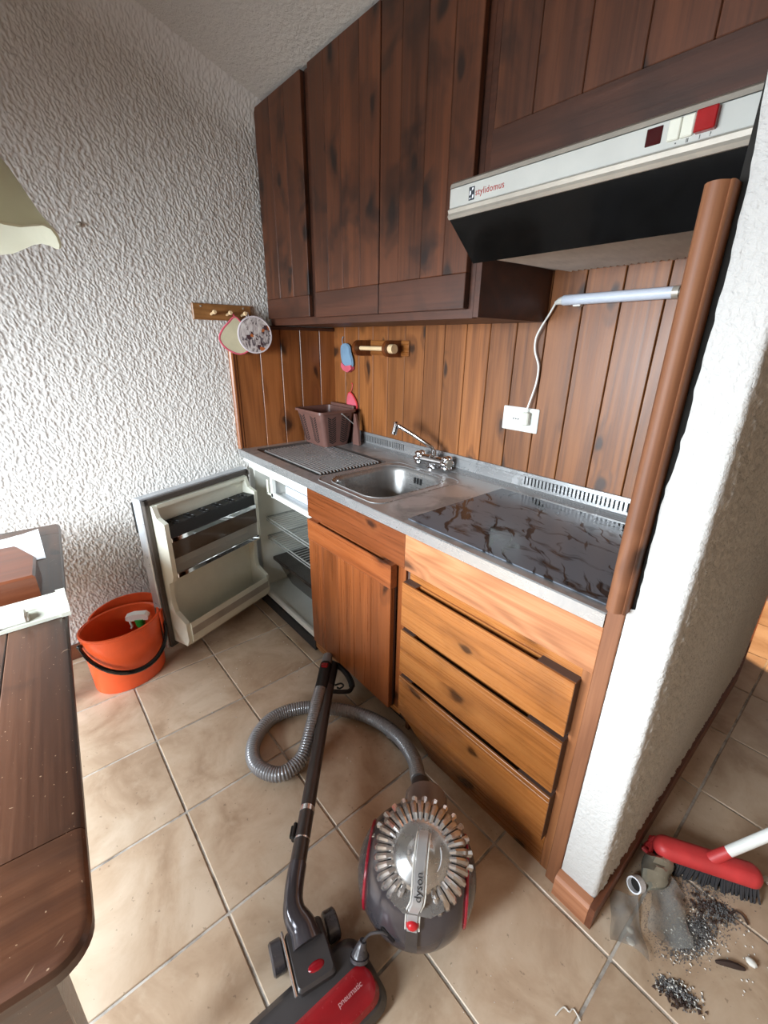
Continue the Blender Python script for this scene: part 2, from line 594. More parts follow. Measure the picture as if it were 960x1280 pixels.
def mat_tile():
    k = NT('terracotta_tile')
    v = k.coords()
    rnd = k.n('ObjectInfo').outputs['Random']
    a = k.noise(v, 5.0, 6.0, 0.62, 0.5)
    b = k.noise(v, 22.0, 5.0, 0.6)
    col = k.ramp(a, [(0.30, C(160, 132, 106)), (0.5, C(188, 162, 136)), (0.68, C(206, 184, 160))])
    col = k.mix(k.math('MULTIPLY', k.maprange(b, 0.55, 0.75), 0.35), col, C(206, 186, 162))
    spots = k.maprange(k.noise(v, 75.0, 2.0), 0.70, 0.74)
    col = k.mix(k.math('MULTIPLY', spots, 0.45), col, C(96, 76, 60))
    sh = k.math('ADD', 0.92, k.math('MULTIPLY', rnd, 0.14))
    col = k.mix(1.0, col, k.n('CombineColor', {0: sh, 1: sh, 2: sh}).outputs[0], 'MULTIPLY')
    r = k.maprange(b, 0.3, 0.7, 0.34, 0.5)
    return k.bsdf(col, r, 0.0, k.bump(k.math('ADD', a, k.math('MULTIPLY', b, 0.4)), 0.25, 0.003))


def mat_grout():
    k = NT('grout')
    v = k.coords(False)
    n = k.noise(v, 9.0, 5.0, 0.7)
    return k.bsdf(k.ramp(n, [(0.35, C(120, 112, 104)), (0.6, C(196, 188, 178))]), 0.9, 0.0, k.bump(k.noise(v, 120.0), 0.4, 0.002))


def mat_hob():
    """black ceramic glass under a greasy film wiped off in streaks, with brown burnt strokes"""
    k = NT('dirty_black_glass')
    v = k.coords(False)
    w = k.n('TexNoise', {'Vector': v, 'Scale': 5.0, 'Detail': 3.0}).outputs[1]
    v2 = k.vmath('ADD', v, k.vmath('MULTIPLY', k.vmath('SUBTRACT', w, (0.5, 0.5, 0.5)), (0.16, 0.16, 0.0)))
    st = k.noise(k.vmath('MULTIPLY', v2, (5.0, 17.0, 5.0)), 1.0, 4.0, 0.6)
    st2 = k.noise(k.vmath('MULTIPLY', k.n('VectorRotate', {'Vector': v2, 'Angle': 0.9}, rotation_type='Z_AXIS').outputs[0], (4.0, 26.0, 4.0)), 1.0, 3.0, 0.55)
    film = k.maprange(st, 0.36, 0.46, 0.08, 1.0)
    film = k.math('MULTIPLY', film, k.maprange(st2, 0.60, 0.56, 0.10, 1.0))
    brown = k.math('MULTIPLY', k.maprange(st2, 0.64, 0.70), k.maprange(k.noise(v, 4.0, 2.0), 0.5, 0.6))
    col = k.mix(k.math('MULTIPLY', film, 0.85), C(12, 12, 13), C(106, 111, 119))
    col = k.mix(k.math('MULTIPLY', brown, 0.7), col, C(70, 42, 30))
    r = k.maprange(film, 0.0, 1.0, 0.04, 0.22)
    return k.bsdf(col, r, 0.0, None, **{'Specular IOR Level': 0.32})


def mat_crochet():
    k = NT('patterned_cloth')
    v = k.coords(False)
    a = k.noise(k.vmath('MULTIPLY', v, (60.0, 60.0, 26.0)), 1.0, 3.0, 0.6, 0.8)
    b = k.n('TexChecker', {'Vector': v, 'Scale': 46.0, 'Color1': (0, 0, 0, 1), 'Color2': (1, 1, 1, 1)}).outputs[1]
    pick = k.maprange(k.noise(v, 16.0, 1.0), 0.56, 0.58)
    col = k.ramp(a, [(0.40, C(78, 66, 70)), (0.50, C(172, 160, 156)), (0.7, C(204, 196, 190))])
    col = k.mix(k.math('MULTIPLY', pick, b), col, C(60, 30, 34))
    pick2 = k.maprange(k.noise(v, 20.0, 1.0), 0.68, 0.69)
    col = k.mix(pick2, col, C(170, 90, 40))
    return k.bsdf(col, 0.9, 0.0, k.bump(k.noise(v, 300.0), 0.4, 0.001))


M['tile'] = mat_tile()
M['grout'] = mat_grout()
M['hob'] = mat_hob()
M['crochet'] = mat_crochet()

# ------------------------------------------------------------------ room shell
rng = np.random.RandomState(3)


def vnoise(u, v, seed):
    """smooth value noise on numpy arrays"""
    g = np.random.RandomState(seed).rand(256, 256)
    i, j = np.floor(u).astype(int), np.floor(v).astype(int)
    fu, fv = u - i, v - j
    fu = fu * fu * (3 - 2 * fu)
    fv = fv * fv * (3 - 2 * fv)
    a = g[i % 256, j % 256] * (1 - fu) + g[(i + 1) % 256, j % 256] * fu
    b = g[i % 256, (j + 1) % 256] * (1 - fu) + g[(i + 1) % 256, (j + 1) % 256] * fu
    return a * (1 - fv) + b * fv


def spatter(u, v, s=1.0, ang=0.35, stretch=0.5):
    """sprayed stucco relief, 0..1"""
    ca, sa = math.cos(ang), math.sin(ang)
    p, q = (u * ca + v * sa) * s, (-u * sa + v * ca) * s * stretch
    h = 0.6 * vnoise(p * 95, q * 95, 1) + 0.3 * vnoise(p * 190 + 7, q * 190, 2) + 0.25 * vnoise(p * 50 + 3, q * 50, 3)
    return np.clip((h - 0.42) / 0.38, 0, 1)


def relief(name, nu, nv, fn, mat, extra=None):
    """fn(U,V arrays) -> X,Y,Z arrays of a displaced sheet"""
    Ug, Vg = np.meshgrid(np.linspace(0, 1, nu + 1), np.linspace(0, 1, nv + 1))
    X, Y, Z = fn(Ug, Vg)
    co = np.stack([X.ravel(), Y.ravel(), Z.ravel()], 1)
    k = np.arange((nu + 1) * (nv + 1)).reshape(nv + 1, nu + 1)
    q = np.stack([k[:-1, :-1], k[:-1, 1:], k[1:, 1:], k[1:, :-1]], 2).reshape(-1, 4)
    ev = np.array(extra.v, float).reshape(-1, 3) if extra else np.zeros((0, 3))
    n0 = len(co)
    allv = np.concatenate([co, ev])
    ef = [tuple(i + n0 for i in f) for f in extra.f] if extra else []
    nq, ne = len(q), len(ef)
    loops = np.concatenate([q.ravel(), np.array([i for f in ef for i in f], int)]) if ne else q.ravel()
    tot = np.concatenate([np.full(nq, 4), np.array([len(f) for f in ef], int)]) if ne else np.full(nq, 4)
    me = bpy.data.meshes.new(name)
    me.vertices.add(len(allv))
    me.vertices.foreach_set('co', allv.ravel())
    me.loops.add(len(loops))
    me.loops.foreach_set('vertex_index', loops.astype(np.int32))
    me.polygons.add(nq + ne)
    st = np.concatenate([[0], np.cumsum(tot)[:-1]]).astype(np.int32)
    me.polygons.foreach_set('loop_start', st)
    me.polygons.foreach_set('use_smooth', np.array([True] * nq + [False] * ne))
    me.update(calc_edges=True)
    me.validate()
    me.materials.append(mat)
    o = bpy.data.objects.new(name, me)
    S.collection.objects.link(o)
    WM[o.name] = Matrix()
    return tag(o, kind='structure')


XR, YF, YE = 2.75, -3.0, 2.2         # side wall, window wall, corridor end
SL = 0.325                            # slope of the attic ceiling


def ceil_z(y):
    return 2.30 + SL * max(0.0, -0.379 - y)


# left wall: relief where the photo sees it, plain slab elsewhere; its top rolls softly into the ceiling
e = B()
e.box(-0.16, -0.012, YF, 0.15, 0, 3.3)
e.box(-0.012, -0.004, YF, -1.78, 0, 3.3)


def left_fn(U, V):
    y = -1.78 + 1.78 * U
    top = 2.30 + SL * np.maximum(0, -0.379 - y)
    z = V * (top + 0.02)
    h = spatter(y, z, 2.35, 0.35, 0.5)
    roll = np.clip((z - (top - 0.16)) / 0.18, 0, 1)
    return -0.004 + 0.0032 * h + 0.10 * roll ** 2.4, y, z


wall_left = relief('wall_left', 740, 960, left_fn, M['stucco_left'], e)

b = B()
b.box(-0.0, 1.908, 0.012, 0.16, 0, 2.4)
wall_back = struct('wall_back', b, M['plain_wall'])

# partition: end face towards the room, long face towards the corridor with a slight bend
e = B()
P0, P1, P2 = (1.997, -0.608), (1.997, 0.74), (1.93, 1.66)
e.prism([(1.932, -0.604), (1.992, -0.604), (1.992, 0.74), (1.925, 1.66), (1.87, 1.66), (1.908, 0.16)], 2, 0, 2.45)


def part_fn(U, V):
    # wraps the end face, the corner and the long face
    L0 = 0.089
    s = U * (L0 + 1.348 + 0.922)
    x = np.where(s < L0, 1.908 + s, np.where(s < L0 + 1.348, 1.997, 1.997 - (s - L0 - 1.348) * 0.0727))
    y = np.where(s < L0, -0.608, np.where(s < L0 + 1.348, -0.608 + (s - L0), 0.74 + (s - L0 - 1.348) * 0.997))
    z = V * 2.4
    h = spatter(s + 5, z, 1.7, 0.2, 0.8)
    r = 0.012
    cx = np.clip((s - (L0 - r)) / (2 * r), 0, 1)
    ang = cx * PI / 2
    nx, ny = np.sin(ang), -np.cos(ang)
    amp = 0.0009 + 0.0062 * np.clip((s - L0 - 0.006) / 0.04, 0, 1)
    corner = (np.abs(s - L0) < r)
    # round the arris
    xr = np.where(corner, 1.997 - r + r * np.sin(ang), x)
    yr = np.where(corner, -0.608 + r - r * np.cos(ang), y)
    # chipped plaster edge along the moulding
    jag = 0.013 + 0.010 * (vnoise(z * 9.0, z * 0 + 3.5, 6) - 0.5) + 0.005 * (vnoise(z * 60.0, z * 0 + 9.5, 7) - 0.5)
    jag = np.where(z < 0.895, 0.0, jag) * np.clip((1.74 - z) / 0.14, 0, 1)
    fade = np.clip(1 - s / 0.03, 0, 1)
    return xr + nx * amp * h + fade * jag, yr + ny * amp * h, z


wall_right = relief('wall_right', 640, 460, part_fn, M['stucco_part'], e)

# ceiling: slopes up away from the kitchen
b = B()
b.prism([(0.16, 2.30), (-0.379, 2.30), (YF - 0.1, ceil_z(YF - 0.1)), (YF - 0.1, ceil_z(YF - 0.1) + 0.1), (-0.379, 2.42), (0.16, 2.42)], 0, 0.02, XR + 0.1)
b.box(1.87, XR + 0.1, 0.16, YE + 0.1, 2.30, 2.42)
struct('ceiling', b, M['stucco_ceil'])

# window wall behind the camera with its opening
b = B()
wx0, wx1, wz0, wz1 = 0.25, 1.95, 0.72, 1.9
b.box(-0.16, wx0, YF - 0.15, YF, 0, 3.3).box(wx1, XR + 0.1, YF - 0.15, YF, 0, 3.3)
b.box(wx0, wx1, YF - 0.15, YF, 0, wz0).box(wx0, wx1, YF - 0.15, YF, wz1, 3.3)
struct('wall_front', b, M['plain_wall'])
b = B()
for (x0, x1, z0, z1) in ((wx0, wx1, wz0, wz0 + 0.06), (wx0, wx1, wz1 - 0.06, wz1), (wx0, wx0 + 0.06, wz0, wz1), (wx1 - 0.06, wx1, wz0, wz1)):
    b.box(x0, x1, YF - 0.12, YF - 0.06, z0, z1, 0.004)
struct('window_1', b, M['white_plastic'])
b = B()
b.box(XR, XR + 0.12, YF - 0.1, YE + 0.1, 0, 3.3)
struct('wall_side', b, M['brown_wall'])
b = B()
b.box(1.8, XR, YE, YE + 0.12, 0, 2.4)
struct('wall_far', b, M['brown_wall'])

# floor: grout bed and single tiles
b = B()
b.box(-0.1, XR, YF, YE, -0.1, -0.0035)
floor = struct('floor', b, M['grout'])
TX, TY, OX, OY, GAP = 0.3384, 0.3353, 0.3776, -0.6491, 0.0035
cache = {}
first = None
for i in range(-2, 8):
    for j in range(-9, 8):
        x0, x1 = OX + TX * (i - 1) + GAP, OX + TX * i - GAP
        y0, y1 = OY + TY * (j - 1) + GAP, OY + TY * j - GAP
        x0, x1 = max(x0, 0.002), min(x1, XR - 0.002)
        y0, y1 = max(y0, YF + 0.002), min(y1, YE - 0.002)
        if x1 - x0 < 0.01 or y1 - y0 < 0.01 or (x1 < 1.88 and y0 > 0.1) or (y1 < -2.4):
            continue
        key = (round(x1 - x0, 3), round(y1 - y0, 3))
        if key not in cache:
            t = B()
            t.box(-(x1 - x0) / 2, (x1 - x0) / 2, -(y1 - y0) / 2, (y1 - y0) / 2, -0.009, 0, 0.0018)
            o = obj('tile', t, M['tile'], floor, True, 0.3)
            cache[key] = o
        else:
            o = cache[key].copy()
            S.collection.objects.link(o)
        o.location = ((x0 + x1) / 2, (y0 + y1) / 2, random.uniform(-0.0006, 0.0))

# pine boarding
b = B()
b.box(0.0, 1.906, 0.0075, 0.0119, 0.80, 1.70)
obj('backing_board', b, M['pine_tongue'], wall_back)
jx = [0.0, 0.115, 0.238, 0.354, 0.468, 0.588, 0.712, 0.828, 0.944, 1.058, 1.173, 1.288, 1.402, 1.518, 1.636, 1.752, 1.868, 1.906]
for a, c in zip(jx[:-1], jx[1:]):
    b = B()
    m = (a + c) / 2
    b.box(a - m + 0.0014, c - m - 0.0014, -0.0115, 0.0075, -0.40, 0.40, 0.0022)
    o = obj('plank', b, M['pine_back'], wall_back, True, 0.3)
    o.location = (m, 0.0, 1.28)
jy = [-0.001, -0.107, -0.226, -0.338, -0.453, -0.576]
for c, a in zip(jy[:-1], jy[1:]):
    b = B()
    m = (a + c) / 2
    b.box(-0.006, 0.0125, a - m + 0.0012, c - m - 0.0012, -0.29, 0.29, 0.0022)
    o = obj('plank', b, M['pine_left'], wall_left, True, 0.3)
    o.location = (0.0, m, 1.15)
b = B()
b.box(0.0015, 0.006, -0.576, -0.012, 0.87, 1.43)
obj('backing_board', b, M['pine_tongue'], wall_left)
# edge moulding of the side boarding, and a ledge on its top
b = B()
prof = [(0.0, -0.609), (0.012, -0.609), (0.019, -0.603), (0.0215, -0.596), (0.019, -0.589), (0.016, -0.586), (0.016, -0.578), (0.0, -0.577)]
b.prism(prof, 2, 0.865, 1.435)
struct('trim_1', b, M['pine_left'], 0.5)
b = B()
b.box(-0.002, 0.022, -0.425, -0.014, 1.432, 1.449, 0.003)
struct('trim_2', b, M['upper_h'], 0.5)

# moulded upright and filler post at the end of the kitchen
b = B()
prof = [(1.872, -0.600), (1.872, -0.618), (1.8745, -0.630), (1.880, -0.6375), (1.888, -0.641), (1.896, -0.640), (1.902, -0.635), (1.906, -0.630),
        (1.908, -0.632), (1.911, -0.630), (1.912, -0.622), (1.912, -0.600)]
b.prism(prof, 2, 0.888, 1.598)
struct('trim_3', b, M['trim_wood'], 0.9)
b = B()
b.box(1.873, 1.907, -0.612, -0.56, 0.0, 0.886, 0.002)
struct('trim_4', b, M['trim_wood'], 0.5)
b = B()
b.box(1.873, 1.9315, -0.600, -0.02, 0.89, 1.58).box(1.9075, 1.9315, -0.600, -0.02, 1.58, 1.76)
struct('gap_shade', b, M['gap'])  # block filling the gap behind the moulding, coloured dark as its shade
# skirtings
b = B()
b.prism([(-0.608, 0), (-0.634, 0), (-0.634, 0.062), (-0.628, 0.072), (-0.616, 0.076), (-0.608, 0.076)], 0, 1.906, 1.9965)
struct('baseboard_front', b, M['base_wood'], 0.5)
b = B()
b.prism([(1.997, -0.633), (2.011, -0.633), (2.011, 0.742), (1.944, 1.66), (1.93, 1.66), (1.999, 0.74)], 2, 0.0, 0.074)
struct('baseboard_right', b, M['base_dark'])
b = B()
b.box(0.0, 0.013, YF + 0.01, -0.66, 0.0, 0.075, 0.003)
struct('baseboard_left', b, M['base_dark'], 0.5)

# ------------------------------------------------------------------ base cabinets


def grooved(b, x0, x1, z0, z1, yf=-0.626, yb=-0.596, g0=0.06, g1=0.06, depth=0.016):
    """front slab with a finger groove sunk in its top edge"""
    b.box(x0, x1, yf, yb, z0, z1 - depth, 0.0012)
    b.box(x0, x1, yf, yf + 0.007, z1 - depth - 0.001, z1, 0.001)
    b.box(x0, x1, yb - 0.009, yb, z1 - depth - 0.001, z1, 0.001)
    b.box(x0, x0 + g0, yf + 0.006, yb - 0.008, z1 - depth - 0.001, z1 - 0.0005)
    b.box(x1 - g1, x1, yf + 0.006, yb - 0.008, z1 - depth - 0.001, z1 - 0.0005)


t = thing('sink_cabinet', 'reddish pine base cabinet with one boarded door under the sink', 'cabinet', (0.96, -0.3, 0))
b = B()
b.box(0.655, 0.672, -0.57, -0.02, 0.09, 0.815).box(1.236, 1.2535, -0.57, -0.02, 0.09, 0.815)
b.box(0.672, 1.236, -0.57, -0.02, 0.09, 0.108).box(0.672, 1.236, -0.03, -0.02, 0.108, 0.815)
obj('carcass', b, M['pine_red_v'], t)
b = B()
b.box(0.657, 1.2525, -0.602, -0.572, 0.699, 0.822, 0.0015)
obj('fascia', b, M['pine_red_h'], t)
b = B()
b.box(1.216, 1.2525, -0.594, -0.570, 0.085, 0.698, 0.0015)
obj('stile', b, M['pine_red_v'], t)
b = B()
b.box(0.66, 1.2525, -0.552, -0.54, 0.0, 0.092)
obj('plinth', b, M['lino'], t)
b = B()
pl = [(0.664, 0.1)] + [(x, z) for x, z in ((0.664, 0.03), (0.70, 0.022), (0.75, 0.028), (0.80, 0.043), (0.87, 0.056), (0.97, 0.064), (1.10, 0.072), (1.2525, 0.08))] + [(1.2525, 0.1)]
b.prism(pl, 1, -0.598, -0.576)
obj('skirt_rail', b, M['pine_drawer'], t)
door = B()
door.box(0.692, 1.213, -0.604, -0.597, 0.100, 0.684)
door.box(0.7605, 1.1605, -0.6185, -0.606, 0.683, 0.6865)
door = obj('door', door, M['dark_edge'], t)
b = B()
grooved(b, 0.690, 1.214, 0.613, 0.702, g0=0.065, g1=0.05)
obj('door_rail', b, M['pine_red_h'], door)
for k in range(5):
    b = B()
    x0 = 0.690 + 0.1048 * k
    b.box(x0 + 0.0008, x0 + 0.1040, -0.6245, -0.604, 0.098, 0.6125, 0.002)
    obj('board', b, M['pine_red_v'], door)

t = thing('drawer_cabinet', 'golden pine base cabinet with three drawers under the hob', 'cabinet', (1.56, -0.3, 0))
b = B()
b.box(1.2555, 1.272, -0.57, -0.02, 0.0, 0.815).box(1.852, 1.871, -0.57, -0.02, 0.0, 0.815)
b.box(1.272, 1.852, -0.57, -0.02, 0.09, 0.108).box(1.272, 1.852, -0.03, -0.02, 0.108, 0.815)
obj('carcass', b, M['pine_red_v'], t)
b = B()
b.box(1.2545, 1.8715, -0.604, -0.574, 0.700, 0.823, 0.0015)
obj('fascia', b, M['pine_pale'], t)
b = B()
b.box(1.846, 1.8715, -0.596, -0.57, 0.0, 0.699, 0.0012)
obj('stile', b, M['oak_v'], t)
b = B()
b.prism([(1.2545, 0.128), (1.2545, 0.082), (1.30, 0.066), (1.36, 0.034), (1.42, 0.0), (1.8455, 0.0), (1.8455, 0.128)], 1, -0.594, -0.57)
obj('bottom_rail', b, M['pine_drawer'], t)
b = B()
b.box(1.2545, 1.8455, -0.585, -0.572, 0.128, 0.699)
obj('frame_back', b, M['dark_edge'], t)
b = B()
b.box(1.272, 1.846, -0.592, -0.585, 0.668, 0.699)
obj('frame_rail', b, M['pine_drawer'], t)
for (z0, z1) in ((0.507, 0.668), (0.315, 0.486), (0.131, 0.294)):
    b = B()
    grooved(b, 1.270, 1.8475, z0, z1, g0=0.055, g1=0.10, yb=-0.590)
    dr = obj('drawer', b, M['pine_drawer'], t)
    for (xa, xb) in ((1.2706, 1.3245), (1.748, 1.8469)):
        b = B()
        b.box(xa, xb, -0.6188, -0.5908, z1 - 0.0003, z1 + 0.0006)
        obj('edge_strip', b, M['dark_edge'], dr)
    b = B()
    b.box(1.8474, 1.8481, -0.624, -0.5908, z0 + 0.002, z1 - 0.001)
    obj('edge_strip', b, M['dark_edge'], dr)
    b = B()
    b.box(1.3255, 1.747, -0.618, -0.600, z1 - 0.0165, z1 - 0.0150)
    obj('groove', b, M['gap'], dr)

# ------------------------------------------------------------------ worktop with sink
ZT = 0.862
wt = thing('worktop', 'stainless steel worktop with ribbed drainer, sink basin and slotted upstand', 'worktop', (0.95, -0.3, 0.82))
BX0, BX1, BY0, BY1, BR = 0.705, 1.045, -0.545, -0.165, 0.085   # basin opening


def rrect(x0, x1, y0, y1, r, z, n=8):
    out = []
    for cx, cy, a0 in ((x1 - r, y1 - r, 0), (x0 + r, y1 - r, 90), (x0 + r, y0 + r, 180), (x1 - r, y0 + r, 270)):
        for k in range(n + 1):
            a = math.radians(a0 + 90 * k / n)
            out.append((cx + r * math.cos(a), cy + r * math.sin(a), z))
    return out


def holed(b, x0, x1, y0, y1, inner, z):
    """flat sheet with a hole"""
    cx = sum(p[0] for p in inner) / len(inner)
    cy = sum(p[1] for p in inner) / len(inner)
    outer = []
    for p in inner:
        dx, dy = p[0] - cx, p[1] - cy
        s = min((x1 - cx) / dx if dx > 1e-9 else ((x0 - cx) / dx if dx < -1e-9 else 1e9),
                (y1 - cy) / dy if dy > 1e-9 else ((y0 - cy) / dy if dy < -1e-9 else 1e9))
        outer.append([cx + dx * s, cy + dy * s, z])
    for c in ((x0, y0), (x1, y0), (x1, y1), (x0, y1)):
        k = min(range(len(outer)), key=lambda i: (outer[i][0] - c[0]) ** 2 + (outer[i][1] - c[1]) ** 2)
        outer[k][0], outer[k][1] = c
    b.loft([outer, inner], False, False)


b = B()
yF, yB = -0.606, -0.0135
inner = rrect(BX0, BX1, BY0, BY1, BR, ZT)
holed(b, 0.690, 1.062, -0.575, -0.135, inner, ZT)
# drainer field edges
DX0, DX1, DY0, DY1 = 0.055, 0.665, -0.545, -0.165
dr_in = rrect(DX0, DX1, DY0, DY1, 0.03, ZT)
holed(b, 0.010, 0.690, -0.575, -0.135, dr_in, ZT)
for (x0, x1, y0, y1) in ((0.010, 1.871, yF, -0.575), (0.010, 1.871, -0.135, yB), (1.062, 1.871, -0.575, -0.135)):
    b.add([(x0, y0, ZT), (x1, y0, ZT), (x1, y1, ZT), (x0, y1, ZT)], [(0, 1, 2, 3)])
obj('top_sheet', b, M['steel'], wt, sharp=0.3)
b = B()
b.prism([(yF, ZT), (yF - 0.003, ZT - 0.003), (yF - 0.003, ZT - 0.035), (yF + 0.012, ZT - 0.036), (yF + 0.012, ZT - 0.001)], 0, 0.010, 1.8705)
obj('front_edge', b, M['steel_edge'], wt, sharp=0.4)
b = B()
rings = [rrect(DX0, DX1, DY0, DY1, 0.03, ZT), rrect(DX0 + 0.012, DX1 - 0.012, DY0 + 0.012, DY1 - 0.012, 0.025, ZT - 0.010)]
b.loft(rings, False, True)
obj('drainer_tray', b, steel('tray_steel', C(112, 106, 102), 0.4, 0.5), wt, sharp=0.3)  # grimy steel, also coloured darker to paint in shade between the ribs
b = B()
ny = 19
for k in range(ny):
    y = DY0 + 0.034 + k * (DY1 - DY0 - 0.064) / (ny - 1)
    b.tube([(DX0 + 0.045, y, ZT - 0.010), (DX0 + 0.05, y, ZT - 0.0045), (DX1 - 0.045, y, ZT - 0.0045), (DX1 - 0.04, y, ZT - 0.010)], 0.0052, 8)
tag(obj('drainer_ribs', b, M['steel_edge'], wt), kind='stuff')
b = B()
rings = []
for (off, dz, r) in ((0.0, 0.0, BR), (0.006, -0.004, BR), (0.010, -0.02, BR), (0.022, -0.13, 0.08), (0.045, -0.158, 0.07), (0.09, -0.165, 0.05)):
    rings.append(rrect(BX0 + off, BX1 - off, BY0 + off, BY1 - off, r, ZT + dz))
b.loft(rings, False, True)
obj('basin', b, M['basin'], wt, sharp=0.9)
b = B()
rim = [Vector(p) for p in rrect(BX0 - 0.004, BX1 + 0.004, BY0 - 0.004, BY1 + 0.004, BR + 0.004, ZT + 0.0005)]
b.tube(rim, 0.0022, 6, closed=True)
rim = [Vector(p) for p in rrect(0.675, BX1 + 0.035, -0.575, -0.128, 0.05, ZT + 0.0002)]
b.tube(rim, 0.0026, 6, closed=True)
obj('basin_rim', b, M['steel_edge'], wt)
b = B()
b.M = Matrix.Translation(((BX0 + BX1) / 2, (BY0 + BY1) / 2, ZT - 0.163))
b.lathe([(0.040, 0.0), (0.038, 0.003), (0.028, 0.001), (0.010, 0.0005)], 24, False, True)
obj('drain', b, M['chrome'], wt)
b = B()
for dx in (-0.018, 0.0, 0.018):
    b.box(0.875 + dx - 0.005, 0.875 + dx + 0.005, BY1 - 0.0165, BY1 - 0.0135, ZT - 0.052, ZT - 0.026)
ov = obj('overflow', b, M['black'], wt)
# upstand with slots: sheet built as strips around each slot
b = B()
uz0, uz1, uy0, uy1 = ZT, 0.930, -0.0215, -0.0125
s0, s1 = 0.884, 0.914


def slots(x0, x1, n):
    return [(x0 + (x1 - x0) * (k + 0.30) / n, x0 + (x1 - x0) * (k + 0.70) / n) for k in range(n)]


sl = slots(0.265, 0.615, 26) + slots(1.285, 1.690, 28)
x = 0.215
b.box(x, 1.871, uy0, uy1, uz0, s0).box(x, 1.871, uy0, uy1, s1, uz1, 0.001)
for a, c in sl:
    b.box(x, a, uy0, uy1, s0, s1)
    x = c
b.box(x, 1.871, uy0, uy1, s0, s1)
b.prism([(-0.060, ZT), (uy0, 0.874), (uy0, ZT)], 0, 0.215, 1.871)
obj('upstand', b, M['steel_edge'], wt, sharp=0.3)
b = B()
b.box(0.25, 1.70, -0.0130, -0.0122, s0 - 0.004, s1 + 0.004)
obj('slot_backing', b, M['black'], wt)

# ceramic hob
b = B()
b.box(1.236, 1.858, -0.580, -0.085, ZT + 0.0004, ZT + 0.0045, 0.0018)
hob = solo('hob', b, M['hob'], 'dirty black glass hob streaked with brown grease', 'hob')

# mixer tap
tp = thing('mixer_tap', 'chrome mixer tap with two lobed handles and a long swivel spout', 'tap', (0.862, -0.078, ZT))
b = B()
b.M = Matrix.Translation((0.862, -0.078, ZT))
b.lathe([(0.030, 0.0), (0.030, 0.006), (0.022, 0.012), (0.018, 0.04), (0.020, 0.055), (0.016, 0.062)], 20, True, True)
b.M = Matrix()
b.cyl((0.812, -0.086, 0.898), (0.918, -0.074, 0.898), 0.021, 16)
obj('body', b, M['chrome'], tp)
for (cx, cy, sgn) in ((0.812, -0.086, -1), (0.918, -0.074, 1)):
    b = B()
    ax = Vector((sgn, 0.02 * sgn, 0))
    for k in range(6):
        a = 2 * PI * k / 6
        d = Vector((0, math.cos(a), math.sin(a)))
        b.sphere(Vector((cx + sgn * 0.022, cy, 0.898)) + d * 0.023, 0.0125, 10, 6, (1.5, 1, 1))
    b.cyl((cx, cy, 0.898), (cx + sgn * 0.034, cy, 0.898), 0.020, 14)
    h = obj('handle', b, M['chrome'], tp)
    b = B()
    b.cyl((cx + sgn * 0.034, cy, 0.898), (cx + sgn * 0.040, cy, 0.898), 0.019, 16)
    obj('cap', b, M['hood_alu'], h)
b = B()
b.cyl((0.868, -0.078, 0.915), (0.868, -0.078, 0.948), 0.014, 16)
b.tube(spline([(0.868, -0.078, 0.940), (0.862, -0.085, 0.956), (0.84, -0.10, 0.972), (0.78, -0.132, 1.008), (0.722, -0.163, 1.040)], 6), 0.0095, 12)
obj('spout', b, M['chrome'], tp)
b = B()
b.cyl((0.718, -0.166, 1.048), (0.704, -0.172, 1.000), 0.0145, 16, 0.0125)
b.cyl((0.712, -0.168, 1.050), (0.711, -0.169, 1.056), 0.0135, 16, 0.009)
obj('aerator', b, M['chrome'], tp)

# ------------------------------------------------------------------ fridge
fr = thing('fridge', 'small white under-counter fridge standing wide open below the drainer', 'fridge', (0.33, -0.3, 0))
b = B()
b.box(0.028, 0.088, -0.575, -0.03, 0.062, 0.800, 0.003).box(0.618, 0.650, -0.575, -0.03, 0.062, 0.800, 0.003)
b.box(0.088, 0.618, -0.575, -0.03, 0.768, 0.800).box(0.088, 0.618, -0.575, -0.03, 0.062, 0.088)
b.box(0.088, 0.618, -0.09, -0.03, 0.088, 0.768)
obj('cabinet_shell', b, M['fridge_white'], fr)
b = B()
b.box(0.014, 0.652, -0.592, -0.03, 0.7995, 0.8255, 0.002)
obj('top_strip', b, M['white_plastic'], fr)
b = B()
b.box(0.088, 0.650, -0.592, -0.574, 0.062, 0.094, 0.003)
obj('sill', b, M['white_plastic'], fr)
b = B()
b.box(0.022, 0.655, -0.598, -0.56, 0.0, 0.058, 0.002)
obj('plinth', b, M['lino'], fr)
# freezer compartment: open box with a rim
b = B()
fx0, fx1, fz0, fz1 = 0.235, 0.617, 0.655, 0.767
b.box(fx0, fx1, -0.562, -0.545, fz0, fz0 + 0.026, 0.003).box(fx0, fx0 + 0.022, -0.562, -0.545, fz0, fz1)
b.box(fx1 - 0.016, fx1, -0.562, -0.545, fz0, fz1)
b.box(fx0, fx0 + 0.006, -0.545, -0.12, fz0 + 0.003, fz1).box(fx0, fx1, -0.545, -0.12, fz0, fz0 + 0.012)
fz = obj('freezer_box', b, M['white_plastic'], fr)
b = B()
b.box(0.27, fx1 - 0.02, -0.50, -0.485, fz0 + 0.013, fz0 + 0.055, 0.002)
obj('ice_tray', b, M['tube'], fz)
b = B()
b.box(0.198, 0.212, -0.565, -0.555, 0.665, 0.74, 0.002).box(0.198, 0.235, -0.565, -0.556, 0.664, 0.674)
obj('flap_hinge', b, M['cream'], fr)
